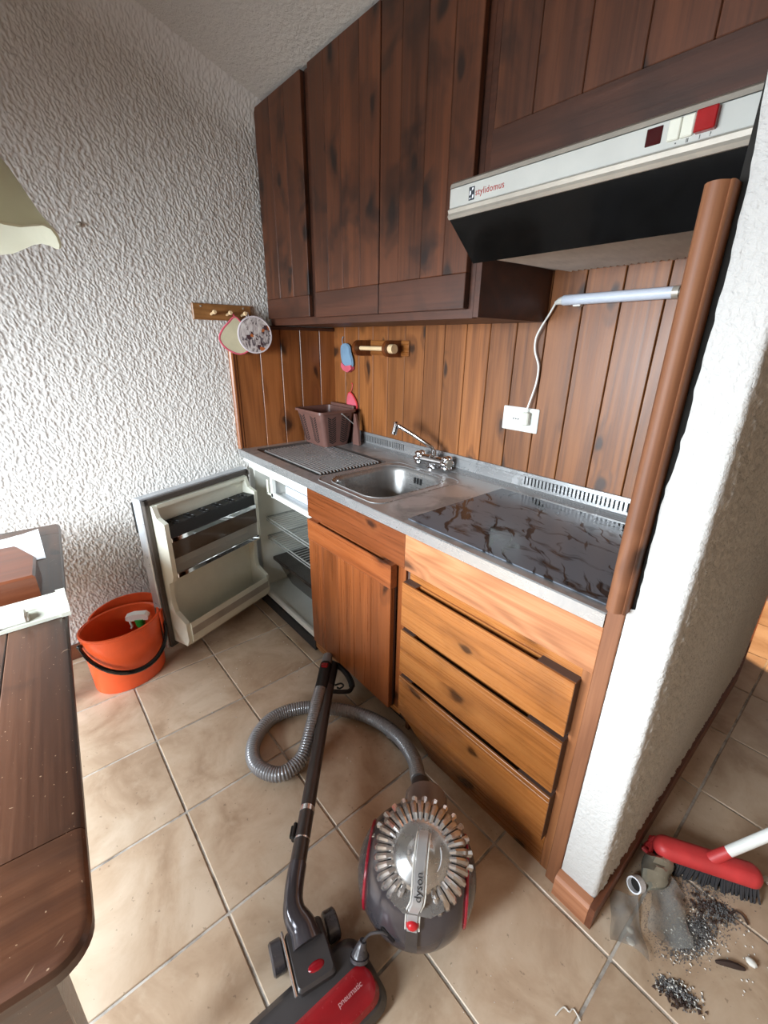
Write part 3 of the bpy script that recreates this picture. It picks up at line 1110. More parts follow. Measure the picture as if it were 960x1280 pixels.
for zz in (0.495, 0.385):
    b = B()
    b.tube([(0.092, -0.53, zz), (0.614, -0.53, zz), (0.614, -0.13, zz), (0.092, -0.13, zz)], 0.0042, 6, closed=True)
    b.tube([(0.092, -0.53, zz - 0.016), (0.614, -0.53, zz - 0.016)], 0.0032, 6)
    for k in range(20):
        xx = 0.112 + k * 0.0255
        b.cyl((xx, -0.53, zz), (xx, -0.13, zz), 0.0019, 5)
    obj('wire_shelf', b, M['wire'], fr)
b = B()
cz0, cz1 = 0.105, 0.245
r0 = rrect(0.165, 0.60, -0.46, -0.15, 0.03, cz0)
r1 = rrect(0.120, 0.612, -0.515, -0.12, 0.03, cz1)
b.loft([r0, r1], True, False)
cr = obj('crisper_drawer', b, M['smoky_dark'], fr)
b = B()
b.box(0.112, 0.615, -0.525, -0.115, cz1, cz1 + 0.022, 0.004)
obj('lid', b, M['smoky_dark'], cr)

# door: frame with x' along the door from hinge, y' out of the inner face, z up
Hn = Vector((0.095, -0.603, 0))
dd = Vector((0.205, -0.542, 0))
DW = dd.length
dd.normalize()
nn = Vector((-dd.y, dd.x, 0))
Md = frame3(Hn, dd, (0, 0, 1))
b = B()
b.M = Md
zD0, zD1 = 0.062, 0.782
b.box(0.0, DW, -0.062, -0.014, zD0, zD1, 0.004)
dr = obj('door', b, M['fridge_skin'], fr, label='open fridge door with cream liner and racks')
b = B()
b.M = Md
for (x0, x1, z0, z1) in ((0.008, DW - 0.008, zD1 - 0.028, zD1 - 0.006), (0.008, DW - 0.008, zD0 + 0.006, zD0 + 0.028), (0.008, 0.030, zD0 + 0.006, zD1 - 0.006), (DW - 0.030, DW - 0.008, zD0 + 0.006, zD1 - 0.006)):
    b.box(x0, x1, -0.015, 0.002, z0, z1, 0.003)
obj('gasket', b, M['gasket'], dr)
b = B()
b.M = Md
b.box(0.030, DW - 0.030, -0.015, -0.006, zD0 + 0.028, zD1 - 0.028)
lin_prof = [(-0.006, zD1 - 0.030), (0.012, zD1 - 0.034), (0.030, 0.700), (0.072, 0.682), (0.072, 0.445), (0.060, 0.415), (0.035, 0.40), (0.028, 0.30), (0.040, 0.255), (0.098, 0.215), (0.102, 0.130), (0.085, zD0 + 0.032), (-0.006, zD0 + 0.030)]
b.prism(lin_prof, 0, DW - 0.052, DW - 0.032)
b.prism(lin_prof, 0, 0.032, 0.050)
b.box(0.05, DW - 0.052, -0.006, 0.014, zD1 - 0.048, zD1 - 0.032)
b.box(0.05, DW - 0.052, -0.006, 0.088, zD0 + 0.032, zD0 + 0.048)
b.box(0.05, DW - 0.052, -0.006, 0.066, 0.432, 0.444)
obj('liner', b, M['cream'], dr)
b = B()
b.M = Md
b.box(0.051, DW - 0.053, -0.004, 0.070, 0.612, 0.668, 0.002)
for k in range(6):
    xx = 0.10 + k * 0.076
    for yy in (0.022, 0.05):
        b.M = Md @ Matrix.Translation((xx, yy, 0.668))
        b.lathe([(0.017, 0.0), (0.017, 0.004), (0.013, 0.004), (0.012, 0.0005)], 12, False, True)
obj('egg_rack', b, M['black'], dr)
b = B()
b.M = Md
b.box(0.050, DW - 0.052, 0.070, 0.076, 0.596, 0.616, 0.001)
b.box(0.050, DW - 0.052, 0.066, 0.078, 0.430, 0.452, 0.002)
obj('trim_bar', b, M['chrome'], dr)
b = B()
b.M = Md
b.box(0.050, DW - 0.052, 0.068, 0.072, 0.520, 0.600)
obj('flap', b, M['smoky'], dr)
b = B()
b.M = Md
b.box(0.050, DW - 0.052, 0.066, 0.070, 0.444, 0.522)
obj('shelf_guard', b, M['clear'], dr)
b = B()
b.M = Md
b.prism([(0.098, 0.108), (0.106, 0.118), (0.108, 0.200), (0.103, 0.212), (0.098, 0.205)], 0, 0.050, DW - 0.052)
bg = obj('bottle_guard', b, M['cream'], dr)
b = B()
b.M = Md
b.box(0.050, DW - 0.052, 0.1078, 0.1092, 0.150, 0.186)
obj('guard_strip', b, M['hood_alu'], dr)
b = B()
b.M = Md
b.box(DW - 0.012, DW + 0.004, -0.069, -0.061, 0.630, 0.765, 0.003)
obj('handle', b, M['black'], dr)

# ------------------------------------------------------------------ wall cabinets and hood


def boards_door(parent, x0, x1, z0, z1, rail, xs, yf=-0.402, yb=-0.380):
    b = B()
    b.box(x0 + 0.002, x1 - 0.002, yb - 0.006, yb, z0 + 0.002, z1 - 0.001)
    d = obj('door', b, M['dark_edge'], parent)
    b = B()
    b.box(x0, x1, yf - 0.0015, yb - 0.006, z0, z0 + rail, 0.0015)
    obj('door_rail', b, M['upper_h'], d)
    for a, c in zip(xs[:-1], xs[1:]):
        b = B()
        b.box(a + 0.0005, c - 0.0005, yf, yb - 0.006, z0 + rail + 0.0005, z1, 0.0018)
        obj('board', b, M['upper_v'], d)
    return d


t = thing('wall_cabinet', 'tall dark pine wall cabinet with three boarded doors above the sink', 'cabinet', (0.64, -0.19, 1.45))
b = B()
b.box(0.012, 0.030, -0.358, -0.013, 1.452, 2.288).box(1.266, 1.285, -0.378, -0.013, 1.452, 2.288)
b.box(0.030, 1.266, -0.358, -0.013, 1.452, 1.470).box(0.030, 1.266, -0.358, -0.013, 2.270, 2.288)
obj('carcass', b, M['upper_h'], t)
b = B()
b.box(0.012, 1.266, -0.379, -0.358, 1.450, 1.480).box(0.405, 0.470, -0.379, -0.358, 1.480, 2.288)
b.box(0.84, 0.88, -0.379, -0.358, 1.480, 2.288).box(1.225, 1.266, -0.379, -0.358, 1.480, 2.288).box(0.012, 0.06, -0.379, -0.358, 1.480, 2.288)
obj('face_frame', b, M['upper_h'], t)
boards_door(t, 0.034, 0.412, 1.478, 2.284, 0.082, [0.034, 0.165, 0.285, 0.412])
boards_door(t, 0.462, 0.864, 1.474, 2.284, 0.092, [0.462, 0.562, 0.656, 0.762, 0.864])
boards_door(t, 0.869, 1.250, 1.474, 2.284, 0.092, [0.869, 0.962, 1.065, 1.160, 1.250])

t = thing('hood_cabinet', 'wide dark pine cabinet directly above the cooker hood', 'cabinet', (1.6, -0.19, 1.745))
b = B()
b.box(1.2865, 1.304, -0.358, -0.013, 1.745, 2.288).box(1.889, 1.906, -0.358, -0.013, 1.745, 2.288)
b.box(1.304, 1.896, -0.358, -0.013, 1.745, 1.763).box(1.304, 1.896, -0.358, -0.013, 2.270, 2.288)
b.box(1.2865, 1.906, -0.379, -0.358, 1.745, 1.775).box(1.2865, 1.315, -0.379, -0.358, 1.775, 2.288)
obj('carcass', b, M['upper_v'], t)
boards_door(t, 1.303, 1.900, 1.752, 2.284, 0.118, [1.303, 1.411, 1.528, 1.646, 1.761, 1.900])

hd = thing('cooker_hood', 'white and black cooker hood with red switch above the hob', 'cooker hood', (1.6, -0.26, 1.59))
HX0, HX1 = 1.2875, 1.906
b = B()
b.prism([(-0.516, 1.742), (-0.35, 1.7435), (-0.015, 1.7435), (-0.015, 1.606), (-0.40, 1.602), (-0.505, 1.672)], 0, HX0 + 0.002, HX1 - 0.002)
obj('housing', b, M['hood_white'], hd)
b = B()
b.prism([(-0.527, 1.729), (-0.524, 1.738), (-0.514, 1.7445), (-0.385, 1.7445), (-0.385, 1.7425), (-0.512, 1.740)], 0, HX0, HX1)
obj('top_profile', b, M['hood_alu'], hd)
b = B()
b.box(HX0, HX1, -0.526, -0.505, 1.6885, 1.7285, 0.001)
obj('control_panel', b, M['hood_white'], hd)
b = B()
b.prism([(-0.526, 1.688), (-0.531, 1.684), (-0.528, 1.677), (-0.531, 1.671), (-0.526, 1.665), (-0.505, 1.665), (-0.505, 1.688)], 0, HX0, HX1)
obj('lower_profile', b, M['hood_alu'], hd)
b = B()
b.prism([(-0.523, 1.666), (-0.420, 1.582), (-0.412, 1.584), (-0.412, 1.596), (-0.505, 1.672)], 0, HX0, HX1)
obj('visor', b, M['black_gloss'], hd)
# corrugated grease filter
b = B()
pr = []
n = 30
for k in range(n * 4 + 1):
    xx = HX0 + 0.02 + (HX1 - HX0 - 0.04) * k / (n * 4)
    pr.append((xx, 1.597 + 0.0055 * math.sin(k * PI / 2)))
vs = [(px_, -0.405, pz) for px_, pz in pr] + [(px_ + 0.03, -0.02, pz + 0.004) for px_, pz in pr]
m = len(pr)
b.add(vs, [(i, i + 1, i + 1 + m, i + m) for i in range(m - 1)])
obj('grease_filter', b, M['hood_mesh'], hd, sharp=1.0)
b = B()
b.box(1.733, 1.758, -0.5275, -0.525, 1.699, 1.724, 0.0008)
obj('indicator_lens', b, plain('lens_dark_red', C(58, 14, 16), 0.2), hd)
for (x0, x1, nm, mt, pr_) in ((1.768, 1.7865, 'rocker_switch', 'cream', 0.005), (1.7875, 1.806, 'rocker_switch', 'cream', 0.005), (1.8085, 1.838, 'light_button', 'red_switch', 0.011)):
    b = B()
    b.box(x0, x1, -0.526 - pr_, -0.524, 1.697, 1.7265, 0.0016)
    o = obj(nm, b, M[mt], hd)
b = B()
b.box(1.3475, 1.3635, -0.5268, -0.5255, 1.694, 1.720)
lg = obj('badge', b, M['text_dark'], hd)
b = B()
for (x0, x1, z0, z1) in ((1.3495, 1.3535, 1.7035, 1.7125), (1.356, 1.3605, 1.7125, 1.718), (1.3495, 1.354, 1.696, 1.699), (1.3575, 1.3615, 1.6965, 1.704)):
    b.prism([(x0, z0), (x1, z0 + 0.002), (x1, z1), (x0 + 0.001, z1)], 1, -0.5272, -0.5266)
obj('badge_mark', b, M['paper'], lg)
Fx = lambda x, z: frame3((x, -0.5264, z), (1, 0, 0), (0, -1, 0))
text('maker_lettering', 'stylidomus', 0.019, Fx(1.3665, 1.7065), M['text_red'], hd, space=1.1, sx=0.88)
for (x, s) in ((1.782, '\u2022'), (1.799, 'II'), (1.8165, 'I'), (1.831, '?')):
    text('switch_mark', s, 0.008, Fx(x, 1.6925), M['text_black'], hd, 'CENTER')

# ------------------------------------------------------------------ things on the back wall
t = thing('wall_lamp', 'slim bluish-white tube lamp fixed to the boards beside the upright', 'lamp', (1.505, -0.03, 1.50))
b = B()
b.tube([(1.345, -0.032, 1.514), (1.348, -0.032, 1.514), (1.66, -0.032, 1.517)], [0.012, 0.0155, 0.0155], 14)
obj('tube', b, M['tube'], t)
b = B()
b.cyl((1.66, -0.032, 1.517), (1.676, -0.032, 1.517), 0.0165, 14)
b.cyl((1.676, -0.032, 1.517), (1.678, -0.032, 1.517), 0.011, 14)
obj('end_cap', b, M['hood_alu'], t)
b = B()
b.tube([(1.347, -0.032, 1.514), (1.335, -0.031, 1.513), (1.318, -0.028, 1.508)], [0.0135, 0.011, 0.006], 10)
obj('cord_sleeve', b, M['white_plastic'], t)
b = B()
b.box(1.38, 1.405, -0.034, -0.012, 1.495, 1.502, 0.002)
obj('mounting_clip', b, M['white_plastic'], t)
b = B()
b.tube(spline([(1.318, -0.028, 1.508), (1.302, -0.030, 1.475), (1.278, -0.030, 1.435), (1.262, -0.026, 1.40), (1.264, -0.024, 1.36), (1.285, -0.024, 1.31), (1.284, -0.024, 1.25), (1.268, -0.03, 1.17), (1.267, -0.033, 1.15)], 8), 0.0032, 8)
obj('cord', b, M['white_plastic'], t)
b = B()
b.box(1.253, 1.281, -0.042, -0.0215, 1.105, 1.152, 0.004)
pg = obj('plug', b, M['cream'], t)

t = thing('wall_socket', 'white rectangular socket plate on the pine boards', 'socket', (1.234, -0.0115, 1.12))
b = B()
b.box(1.158, 1.308, -0.0175, -0.0117, 1.078, 1.165, 0.003)
obj('plate', b, M['white_plastic'], t)
b = B()
b.box(1.187, 1.285, -0.0186, -0.017, 1.097, 1.147, 0.0005)
md = obj('module', b, M['fridge_white'], t)
b = B()
b.M = frame3((1.218, -0.0192, 1.122), (1, 0, 0), (0, -1, 0))
b.lathe([(0.0215, -0.0005), (0.0215, 0.0012), (0.018, 0.0012), (0.0175, 0.0002), (0.001, 0.0001)], 20, False, True)
o = obj('outlet_ring', b, M['white_plastic'], md)
b = B()
for dx in (-0.010, 0.0, 0.010):
    b.M = frame3((1.218 + dx, -0.0194, 1.122), (1, 0, 0), (0, -1, 0))
    b.lathe([(0.003, -0.0004), (0.003, 0.0006)], 8, True, True)
obj('pin_hole', b, M['black'], md)

t = thing('paper_roll_holder', 'brown wooden paper roll holder with pale dowel on the back boards', 'holder', (0.46, -0.012, 1.30))
b = B()
b.box(0.33, 0.62, -0.020, -0.0118, 1.322, 1.390, 0.003)
obj('back_plate', b, M['pine_drawer'], t)
for xc in (0.335, 0.56):
    b = B()
    pts = [(-0.020, 1.318), (-0.085, 1.318)] + [(-0.085 - 0.036 * math.sin(a), 1.354 - 0.036 * math.cos(a)) for a in [PI * k / 10 for k in range(1, 10)]] + [(-0.085, 1.390), (-0.020, 1.390)]
    b.prism(pts, 0, xc - 0.010, xc + 0.010)
    obj('arm', b, M['pine_red_v'], t)
b = B()
b.cyl((0.350, -0.085, 1.354), (0.548, -0.085, 1.354), 0.010, 12)
b.cyl((0.566, -0.085, 1.354), (0.598, -0.085, 1.354), 0.020, 16)
obj('dowel', b, M['peg_wood'], t)


def pad(name, c, u, v, w, n, mat, edge_mat, outline, label, cat, thick=0.006, group=None, loop=None):
    """hanging cloth pad: outline in (u,v), normal n, soft quilted thickness plus a bound edge"""
    u, v, n = Vector(u), Vector(v), Vector(n)
    c = Vector(c)
    t = thing(name, label, cat, tuple(c), group=group)
    nseg = len(outline)
    rings = []
    for s, hgt in ((1.0, -thick / 2), (1.0, thick / 2), (0.7, thick * 0.75), (0.35, thick * 0.8), (0.02, thick * 0.8)):
        rings.append([tuple(c + u * (p[0] * s) + v * (p[1] * s) + n * hgt) for p in outline])
    b = B()
    b.loft(rings, True, True)
    obj('cloth', b, mat, t, sharp=0.9)
    b = B()
    b.tube([c + u * p[0] + v * p[1] for p in outline], 0.0048, 6, closed=True)
    obj('binding', b, edge_mat, t)
    if loop:
        b = B()
        b.tube(spline([c + u * p[0] + v * p[1] + n * p[2] for p in loop], 5), 0.0022, 6)
        obj('hanging_loop', b, edge_mat, t)
    return t


# hook rail on the left wall
t = thing('hook_rail', 'wooden peg rail screwed to the white stucco wall', 'coat rail', (0.0, -0.615, 1.46))
b = B()
b.box(0.0005, 0.016, -0.752, -0.482, 1.464, 1.531, 0.003)
obj('board', b, M['rail_wood'], t)
for y in (-0.672, -0.600, -0.530):
    b = B()
    b.tube([(0.014, y, 1.488), (0.05, y, 1.494), (0.056, y, 1.495), (0.066, y, 1.496)], [0.006, 0.006, 0.010, 0.007], 10)
    obj('peg', b, M['peg_wood'], t)
for y in (-0.715, -0.52):
    b = B()
    b.M = frame3((0.0162, y, 1.519), (0, 1, 0), (1, 0, 0))
    b.lathe([(0.005, -0.001), (0.004, 0.0015), (0.001, 0.002)], 8, True, True)
    obj('screw', b, M['hood_alu'], t)
circ = lambda r, k=1.0, n=28: [(r * math.cos(2 * PI * i / n), r * k * math.sin(2 * PI * i / n)) for i in range(n)]
ov_ = circ(0.079, 1.0)
pad('round_potholder', (0.062, -0.493, 1.405), (0.10, 0.99, 0), (-0.02, 0, 1), None, (0.99, -0.10, 0), M['crochet'], plain('binding_white', C(206, 196, 198), 0.9), ov_,
    'round patterned potholder hanging from the last peg of the rail', 'potholder', loop=[(-0.03, 0.073, 0.0), (-0.035, 0.092, 0.0), (-0.026, 0.094, 0.004), (-0.024, 0.074, 0.0)])
heart = [(0.0, 0.075), (0.03, 0.05), (0.07, 0.02), (0.085, -0.02), (0.06, -0.06), (0.01, -0.085), (-0.05, -0.062), (-0.078, -0.02), (-0.06, 0.02), (-0.03, 0.05)]
heart = [(p.x, p.y) for p in spline([(x, y, 0) for x, y in heart], 3, True)]
pad('red_potholder', (0.040, -0.575, 1.405), (0.16, 0.98, 0), (0, 0, 1), None, (0.98, -0.16, 0), plain('pale_cloth', C(190, 180, 150), 0.9), M['pink'], heart,
    'pale potholder with red edging hanging behind the round one', 'potholder', loop=[(0.0, 0.075, 0.0), (-0.014, 0.090, 0.006), (-0.016, 0.094, 0.010), (-0.006, 0.088, 0.004), (0.0, 0.075, 0.0)])

# mitten and red cloth on the back boards
mit = [(-0.040, 0.055), (0.0, 0.062), (0.026, 0.050), (0.034, 0.02), (0.05, -0.012), (0.05, -0.045), (0.0, -0.052), (-0.030, -0.035), (-0.045, 0.01)]
mit = [(p.x, p.y) for p in spline([(x, y, 0) for x, y in mit], 3, True)]
t = pad('oven_mitt', (0.150, -0.026, 1.307), (1, 0, 0), (0, 0, 1), None, (0, -1, 0), M['blue_cloth'], M['blue_cloth'], mit,
        'small blue oven mitt with a pink fringe on the boards', 'oven mitt', 0.016, loop=[(-0.035, 0.055, 0.0), (-0.045, 0.085, -0.004), (-0.04, 0.10, -0.008)])
b = B()
cuff = [(-0.034, -0.030), (0.0, -0.046), (0.05, -0.040), (0.056, -0.060), (0.02, -0.078), (-0.02, -0.068), (-0.038, -0.05)]
b.prism([(0.150 + x, 1.307 + z) for x, z in cuff], 1, -0.040, -0.018)
obj('cuff', b, M['pink'], t)
sc_ = [(-0.02, 0.035), (0.012, 0.030), (0.05, -0.012), (0.048, -0.045), (0.0, -0.05), (-0.034, -0.02)]
sc_ = [(p.x, p.y) for p in spline([(x, y, 0) for x, y in sc_], 3, True)]
pad('pot_grip', (0.178, -0.022, 1.085), (1, 0, 0), (0, 0, 1), None, (0, -1, 0), M['pink'], M['red_broom'], sc_,
    'pink pot grip hanging low on the boards behind the basket', 'pot grip', 0.008, loop=[(-0.01, 0.034, 0.0), (0.004, 0.06, -0.004), (0.004, 0.085, -0.007), (-0.006, 0.088, -0.007)])

# ------------------------------------------------------------------ basket on the drainer


def quad_loft(base, top, z0, z1, n):
    out = []
    for k in range(n + 1):
        s = k / n
        out.append([tuple(Vector((p[0], p[1], z0)).lerp(Vector((q[0], q[1], z1)), s)) for p, q in zip(base, top)])
    return out


bk = thing('basket', 'brown plastic basket with herringbone slots on the drainer', 'basket', (0.14, -0.16, ZT))
zb0, zb1 = ZT, 1.046
b0 = rrect(0.038, 0.240, -0.238, -0.085, 0.022, zb0)
b1 = rrect(0.018, 0.268, -0.278, -0.060, 0.024, zb1)
i0 = rrect(0.042, 0.236, -0.234, -0.089, 0.020, zb0 + 0.006)
i1 = rrect(0.022, 0.264, -0.274, -0.064, 0.022, zb1)
b = B()
b.loft([b0, b1, i1, i0], True, True)
obj('tub', b, M['brown_plastic'], bk, sharp=0.9)
b = B()
b.loft([rrect(0.010, 0.276, -0.286, -0.052, 0.026, zb1 - 0.010), rrect(0.010, 0.276, -0.286, -0.052, 0.026, zb1 + 0.002), rrect(0.021, 0.265, -0.275, -0.063, 0.022, zb1 + 0.002), rrect(0.021, 0.265, -0.275, -0.063, 0.022, zb1 - 0.010)], False, False)
obj('rim', b, M['brown_plastic'], bk)
b = B()


def slot(face, cu, cz, sgn):
    """one slanted dark slot on the front (0) or right (1) face of the basket"""
    w = 0.022
    s = (cz - zb0) / (zb1 - zb0)
    if face == 0:
        x0_, x1_ = 0.038 + (0.018 - 0.038) * s, 0.240 + (0.268 - 0.240) * s
        o = Vector((x0_ + (x1_ - x0_) * cu, -0.238 - 0.040 * s, cz))
        ux, nv = Vector((1, 0, 0)), Vector((0, -1, 0.0))
        uz = Vector((0, -0.040 / 0.184, 1))
    else:
        y0_, y1_ = -0.238 - 0.040 * s, -0.085 + 0.025 * s
        o = Vector((0.240 + 0.028 * s, y0_ + (y1_ - y0_) * cu, cz))
        ux, nv = Vector((0, 1, 0)), Vector((1, 0, 0))
        uz = Vector((0.028 / 0.184, 0, 1))
    vs = []
    for dn in (-0.002, 0.0008):
        for (a, z) in ((-w / 2, -0.0026), (w / 2, -0.0026), (w / 2, 0.0034), (-w / 2, 0.0034)):
            vs.append(tuple(o + ux * a + uz * (z + sgn * a * 0.55) + nv * dn))
    b.add(vs, [(0, 1, 2, 3), (4, 7, 6, 5), (0, 4, 5, 1), (1, 5, 6, 2), (2, 6, 7, 3), (3, 7, 4, 0)])


for face, cols in ((0, (0.20, 0.66)), (1, (0.30, 0.72))):
    for c0 in cols:
        for k in range(12):
            cz = zb0 + 0.022 + k * 0.0115
            slot(face, c0 - 0.06, cz, -1)
            slot(face, c0 + 0.07, cz, 1)
tag(obj('slots', b, M['black'], bk), kind='stuff')
b = B()
b.cyl((0.272, -0.150, zb1 - 0.012), (0.268, -0.070, zb1 - 0.075), 0.0026, 8)
b.sphere((0.272, -0.150, zb1 - 0.012), 0.005, 8, 6)
obj('hook', b, M['wire'], bk)
b = B()
b.box(0.02, 0.235, -0.052, -0.040, ZT + 0.001, 1.062, 0.003)
b.M = Matrix.Translation((0.30, -0.045, ZT)) @ Matrix.Rotation(-0.10, 4, 'X')
obj('lid', b, M['brown_plastic'], bk)
b = B()
pts = [(0.262, 0.002), (0.318, 0.002), (0.308, 0.08), (0.285, 0.165), (0.272, 0.165), (0.268, 0.08)]
b.prism([(x, ZT + z) for x, z in pts], 1, -0.075, -0.063)
solo('brown_paddle', b, M['brown_plastic'], 'slim brown plastic paddle leaning beside the basket', 'utensil')

# ------------------------------------------------------------------ bucket, spray bottle
bu = thing('bucket', 'orange oval mop bucket with black handle on the tiles', 'bucket', (0.275, -1.305, 0), math.radians(14))


def oval(a, c, z, n=36, e=1.0):
    return [(a * math.cos(2 * PI * i / n), c * math.sin(2 * PI * i / n), z) for i in range(n)]


b = B()
b.loft([oval(0.100, 0.134, 0.0), oval(0.106, 0.141, 0.012), oval(0.117, 0.151, 0.262), oval(0.121, 0.155, 0.266), oval(0.122, 0.156, 0.276), oval(0.117, 0.151, 0.279), oval(0.112, 0.146, 0.274), oval(0.102, 0.136, 0.02)], True, True)
obj('body', b, M['orange'], bu, True, sharp=0.7)
b = B()
hp = []
for k in range(25):
    a = PI * k / 24
    s = math.sin(a)
    hp.append((0.004 + 0.142 * s, -0.162 * math.cos(a), 0.245 - 0.135 * s))
b.tube(hp, [0.0065 + 0.0035 * math.sin(PI * k / 24) for k in range(25)], 8)
b.sphere((0.004, -0.160, 0.245), 0.011, 10, 6)
b.sphere((0.004, 0.160, 0.245), 0.011, 10, 6)
obj('handle', b, M['black_gloss'], bu, True)
b = B()
ri_, rt_, ro_, rb_ = [], [], [], []
for k in range(25):
    a = math.radians(62 + 150 * k / 24)
    w_ = 0.036 * math.sin(PI * k / 24) ** 0.7
    ca, sa = math.cos(a), math.sin(a)
    for lst, ex, z in ((ri_, w_ - 0.004, 0.262 + 0.5 * w_), (rt_, w_ - 0.002, 0.268 + 1.0 * w_), (ro_, w_ + 0.004, 0.268 + 1.0 * w_), (rb_, w_ * 0.5 + 0.001, 0.10)):
        lst.append(((0.121 + ex) * ca, (0.155 + ex) * sa, z))
b.loft([list(q) for q in zip(rb_, ri_, rt_, ro_)], True, True)
obj('wringer_rim', b, M['orange'], bu, True, sharp=0.8)
sp = thing('spray_bottle', 'green spray bottle with a white trigger head inside the bucket', 'bottle', (0.268, -1.232, 0.021))
b = B()
b.M = Matrix.Translation((0.268, -1.232, 0.021))
b.lathe([(0.030, 0.0), (0.033, 0.01), (0.033, 0.13), (0.024, 0.165), (0.013, 0.185), (0.012, 0.20)], 20, True, True)
obj('flask', b, M['green'], sp)
b = B()
b.M = Matrix.Translation((0.268, -1.232, 0.221)) @ Matrix.Rotation(math.radians(-118), 4, 'Z')
b.lathe([(0.018, 0.0), (0.020, 0.02), (0.024, 0.034)], 16, True, True)
obj('collar', b, M['green'], sp)
b = B()
b.M = Matrix.Translation((0.268, -1.232, 0.221)) @ Matrix.Rotation(math.radians(-118), 4, 'Z')
pts = [(-0.036, 0.030), (0.040, 0.030), (0.050, 0.036), (0.050, 0.052), (0.020, 0.062), (-0.028, 0.060), (-0.040, 0.046)]
b.prism(pts, 1, -0.015, 0.015)
hdm = obj('trigger_head', b, M['white_plastic'], sp)
b = B()
b.M = Matrix.Translation((0.268, -1.232, 0.221)) @ Matrix.Rotation(math.radians(-118), 4, 'Z')
b.tube(spline([(0.036, 0, 0.032), (0.040, 0, 0.015), (0.036, 0, -0.002), (0.042, 0, -0.014)], 4), 0.005, 8)
obj('trigger', b, M['white_plastic'], hdm)

# ------------------------------------------------------------------ table and what lies on it
TZ = 0.72
Mt = Matrix.Translation((0.19, -1.412, 0)) @ Matrix.Rotation(math.atan2(-0.114, 1.52), 4, 'Z')
tb = thing('table', 'dark stained wooden table with rounded corner and planked top', 'table', M=Mt)
L, Wd, th = 1.535, 0.82, 0.030
cuts = [0.0, 0.10, 1.365, L]
for a, c in zip(cuts[:-1], cuts[1:]):
    if c == 1.365:
        continue
    b = B()
    r = 0.045
    if c == L:
        out = [(a + 0.0008, 0.0)] + [(L - r + r * math.sin(q), -r + r * math.cos(q)) for q in [PI / 2 * k / 8 for k in range(9)]] + \
              [(L - r + r * math.cos(q), -Wd + r - r * math.sin(q)) for q in [PI / 2 * k / 8 for k in range(9)]] + [(a + 0.0008, -Wd)]
    else:
        out = [(a + 0.0008, 0.0), (c - 0.0008, 0.0), (c - 0.0008, -Wd), (a + 0.0008, -Wd)]
    out = out[::-1]
    cx = sum(p[0] for p in out) / len(out)
    cy = -Wd / 2

    def inset(d, z, out=out, a=a, c=c):
        res = []
        for (x, y) in out:
            nx = x - d if (c == L and x > L - 0.06 and y < -1e-4 and True) else x
            if c == L and x >= L - r - 1e-6:
                # pull towards the centre of the rounded end
                px_ = L - r
                py_ = -r if y > -Wd / 2 else -Wd + r
                if x > px_ + 1e-9 or abs(y) < 1e-9 or abs(y + Wd) < 1e-9:
                    v_ = Vector((x - px_, y - py_))
                    v_ = v_ * ((v_.length - d) / max(v_.length, 1e-6))
                    res.append((px_ + v_.x, py_ + v_.y, z))
                    continue
            yy = y - d if y > -Wd / 2 else y + d
            res.append((x, yy, z))
        return res
    b.loft([inset(0.006, TZ - th), inset(0.0, TZ - th + 0.006), inset(0.0, TZ - 0.010), inset(0.004, TZ - 0.003), inset(0.011, TZ)], True, True)
    obj('plank', b, M['table'], tb, True, sharp=0.5)
for k in range(7):
    b = B()
    ya, yb_ = -Wd * k / 7, -Wd * (k + 1) / 7
    e0, e1 = (0.009 if k == 0 else 0.0), (0.009 if k == 6 else 0.0)
    ya, yb_ = ya - (0.0 if k == 0 else 0.0008), yb_ + (0.0 if k == 6 else 0.0008)
    b.prism([(ya - e0 * 0.6, TZ - th), (ya, TZ - th + 0.006), (ya, TZ - 0.010 if e0 else TZ - 0.002), (ya - 0.004 if e0 else ya, TZ - 0.003 if e0 else TZ - 0.0015), (ya - 0.011 if e0 else ya - 0.002, TZ),
             (yb_ + 0.011 if e1 else yb_ + 0.002, TZ), (yb_ + 0.004 if e1 else yb_, TZ - 0.003 if e1 else TZ - 0.0015), (yb_, TZ - 0.010 if e1 else TZ - 0.002), (yb_, TZ - th + 0.006), (yb_ + e1 * 0.6, TZ - th)], 0, 0.1008, 1.3642)
    obj('plank', b, M['table_x'], tb, True, sharp=0.5)
b = B()
b.box(0.10, L - 0.14, -0.085, -0.060, 0.60, TZ - th, 0.002).box(0.10, L - 0.14, -Wd + 0.06, -Wd + 0.085, 0.60, TZ - th, 0.002)
b.box(0.10, 0.125, -Wd + 0.085, -0.085, 0.60, TZ - th).box(L - 0.165, L - 0.14, -Wd + 0.085, -0.085, 0.60, TZ - th)
obj('apron', b, M['table'], tb, True)
for (lx, ly) in ((L - 0.135, -0.105), (L - 0.135, -Wd + 0.105), (0.13, -0.19), (0.13, -Wd + 0.19)):
    b = B()
    s = 0.03
    b.loft([[(lx + dx * q, ly + dy * q, z) for dx, dy in ((-1, -1), (1, -1), (1, 1), (-1, 1))] for z, q in ((0.0, 0.022), (0.3, 0.027), (0.69, 0.034))])
    obj('leg', b, M['table'], tb, True)


def T(x, y, z):
    return tuple(Mt @ Vector((x, y, z)))


# sheet of paper, thick board and pale lamp bar, laid on the table
b = B()


def pf(u, v):
    x = 0.060 + 0.26 * v + 0.02 * u
    y = -0.062 - 0.20 * u + 0.02 * v * (1 - u)
    z = TZ + 0.0012 + 0.004 * math.sin(6 * u + 3 * v) ** 2 + (0.012 * max(0, 0.25 - u) * 4 * (1 - v))
    return tuple(Mt @ Vector((x, y, z)))


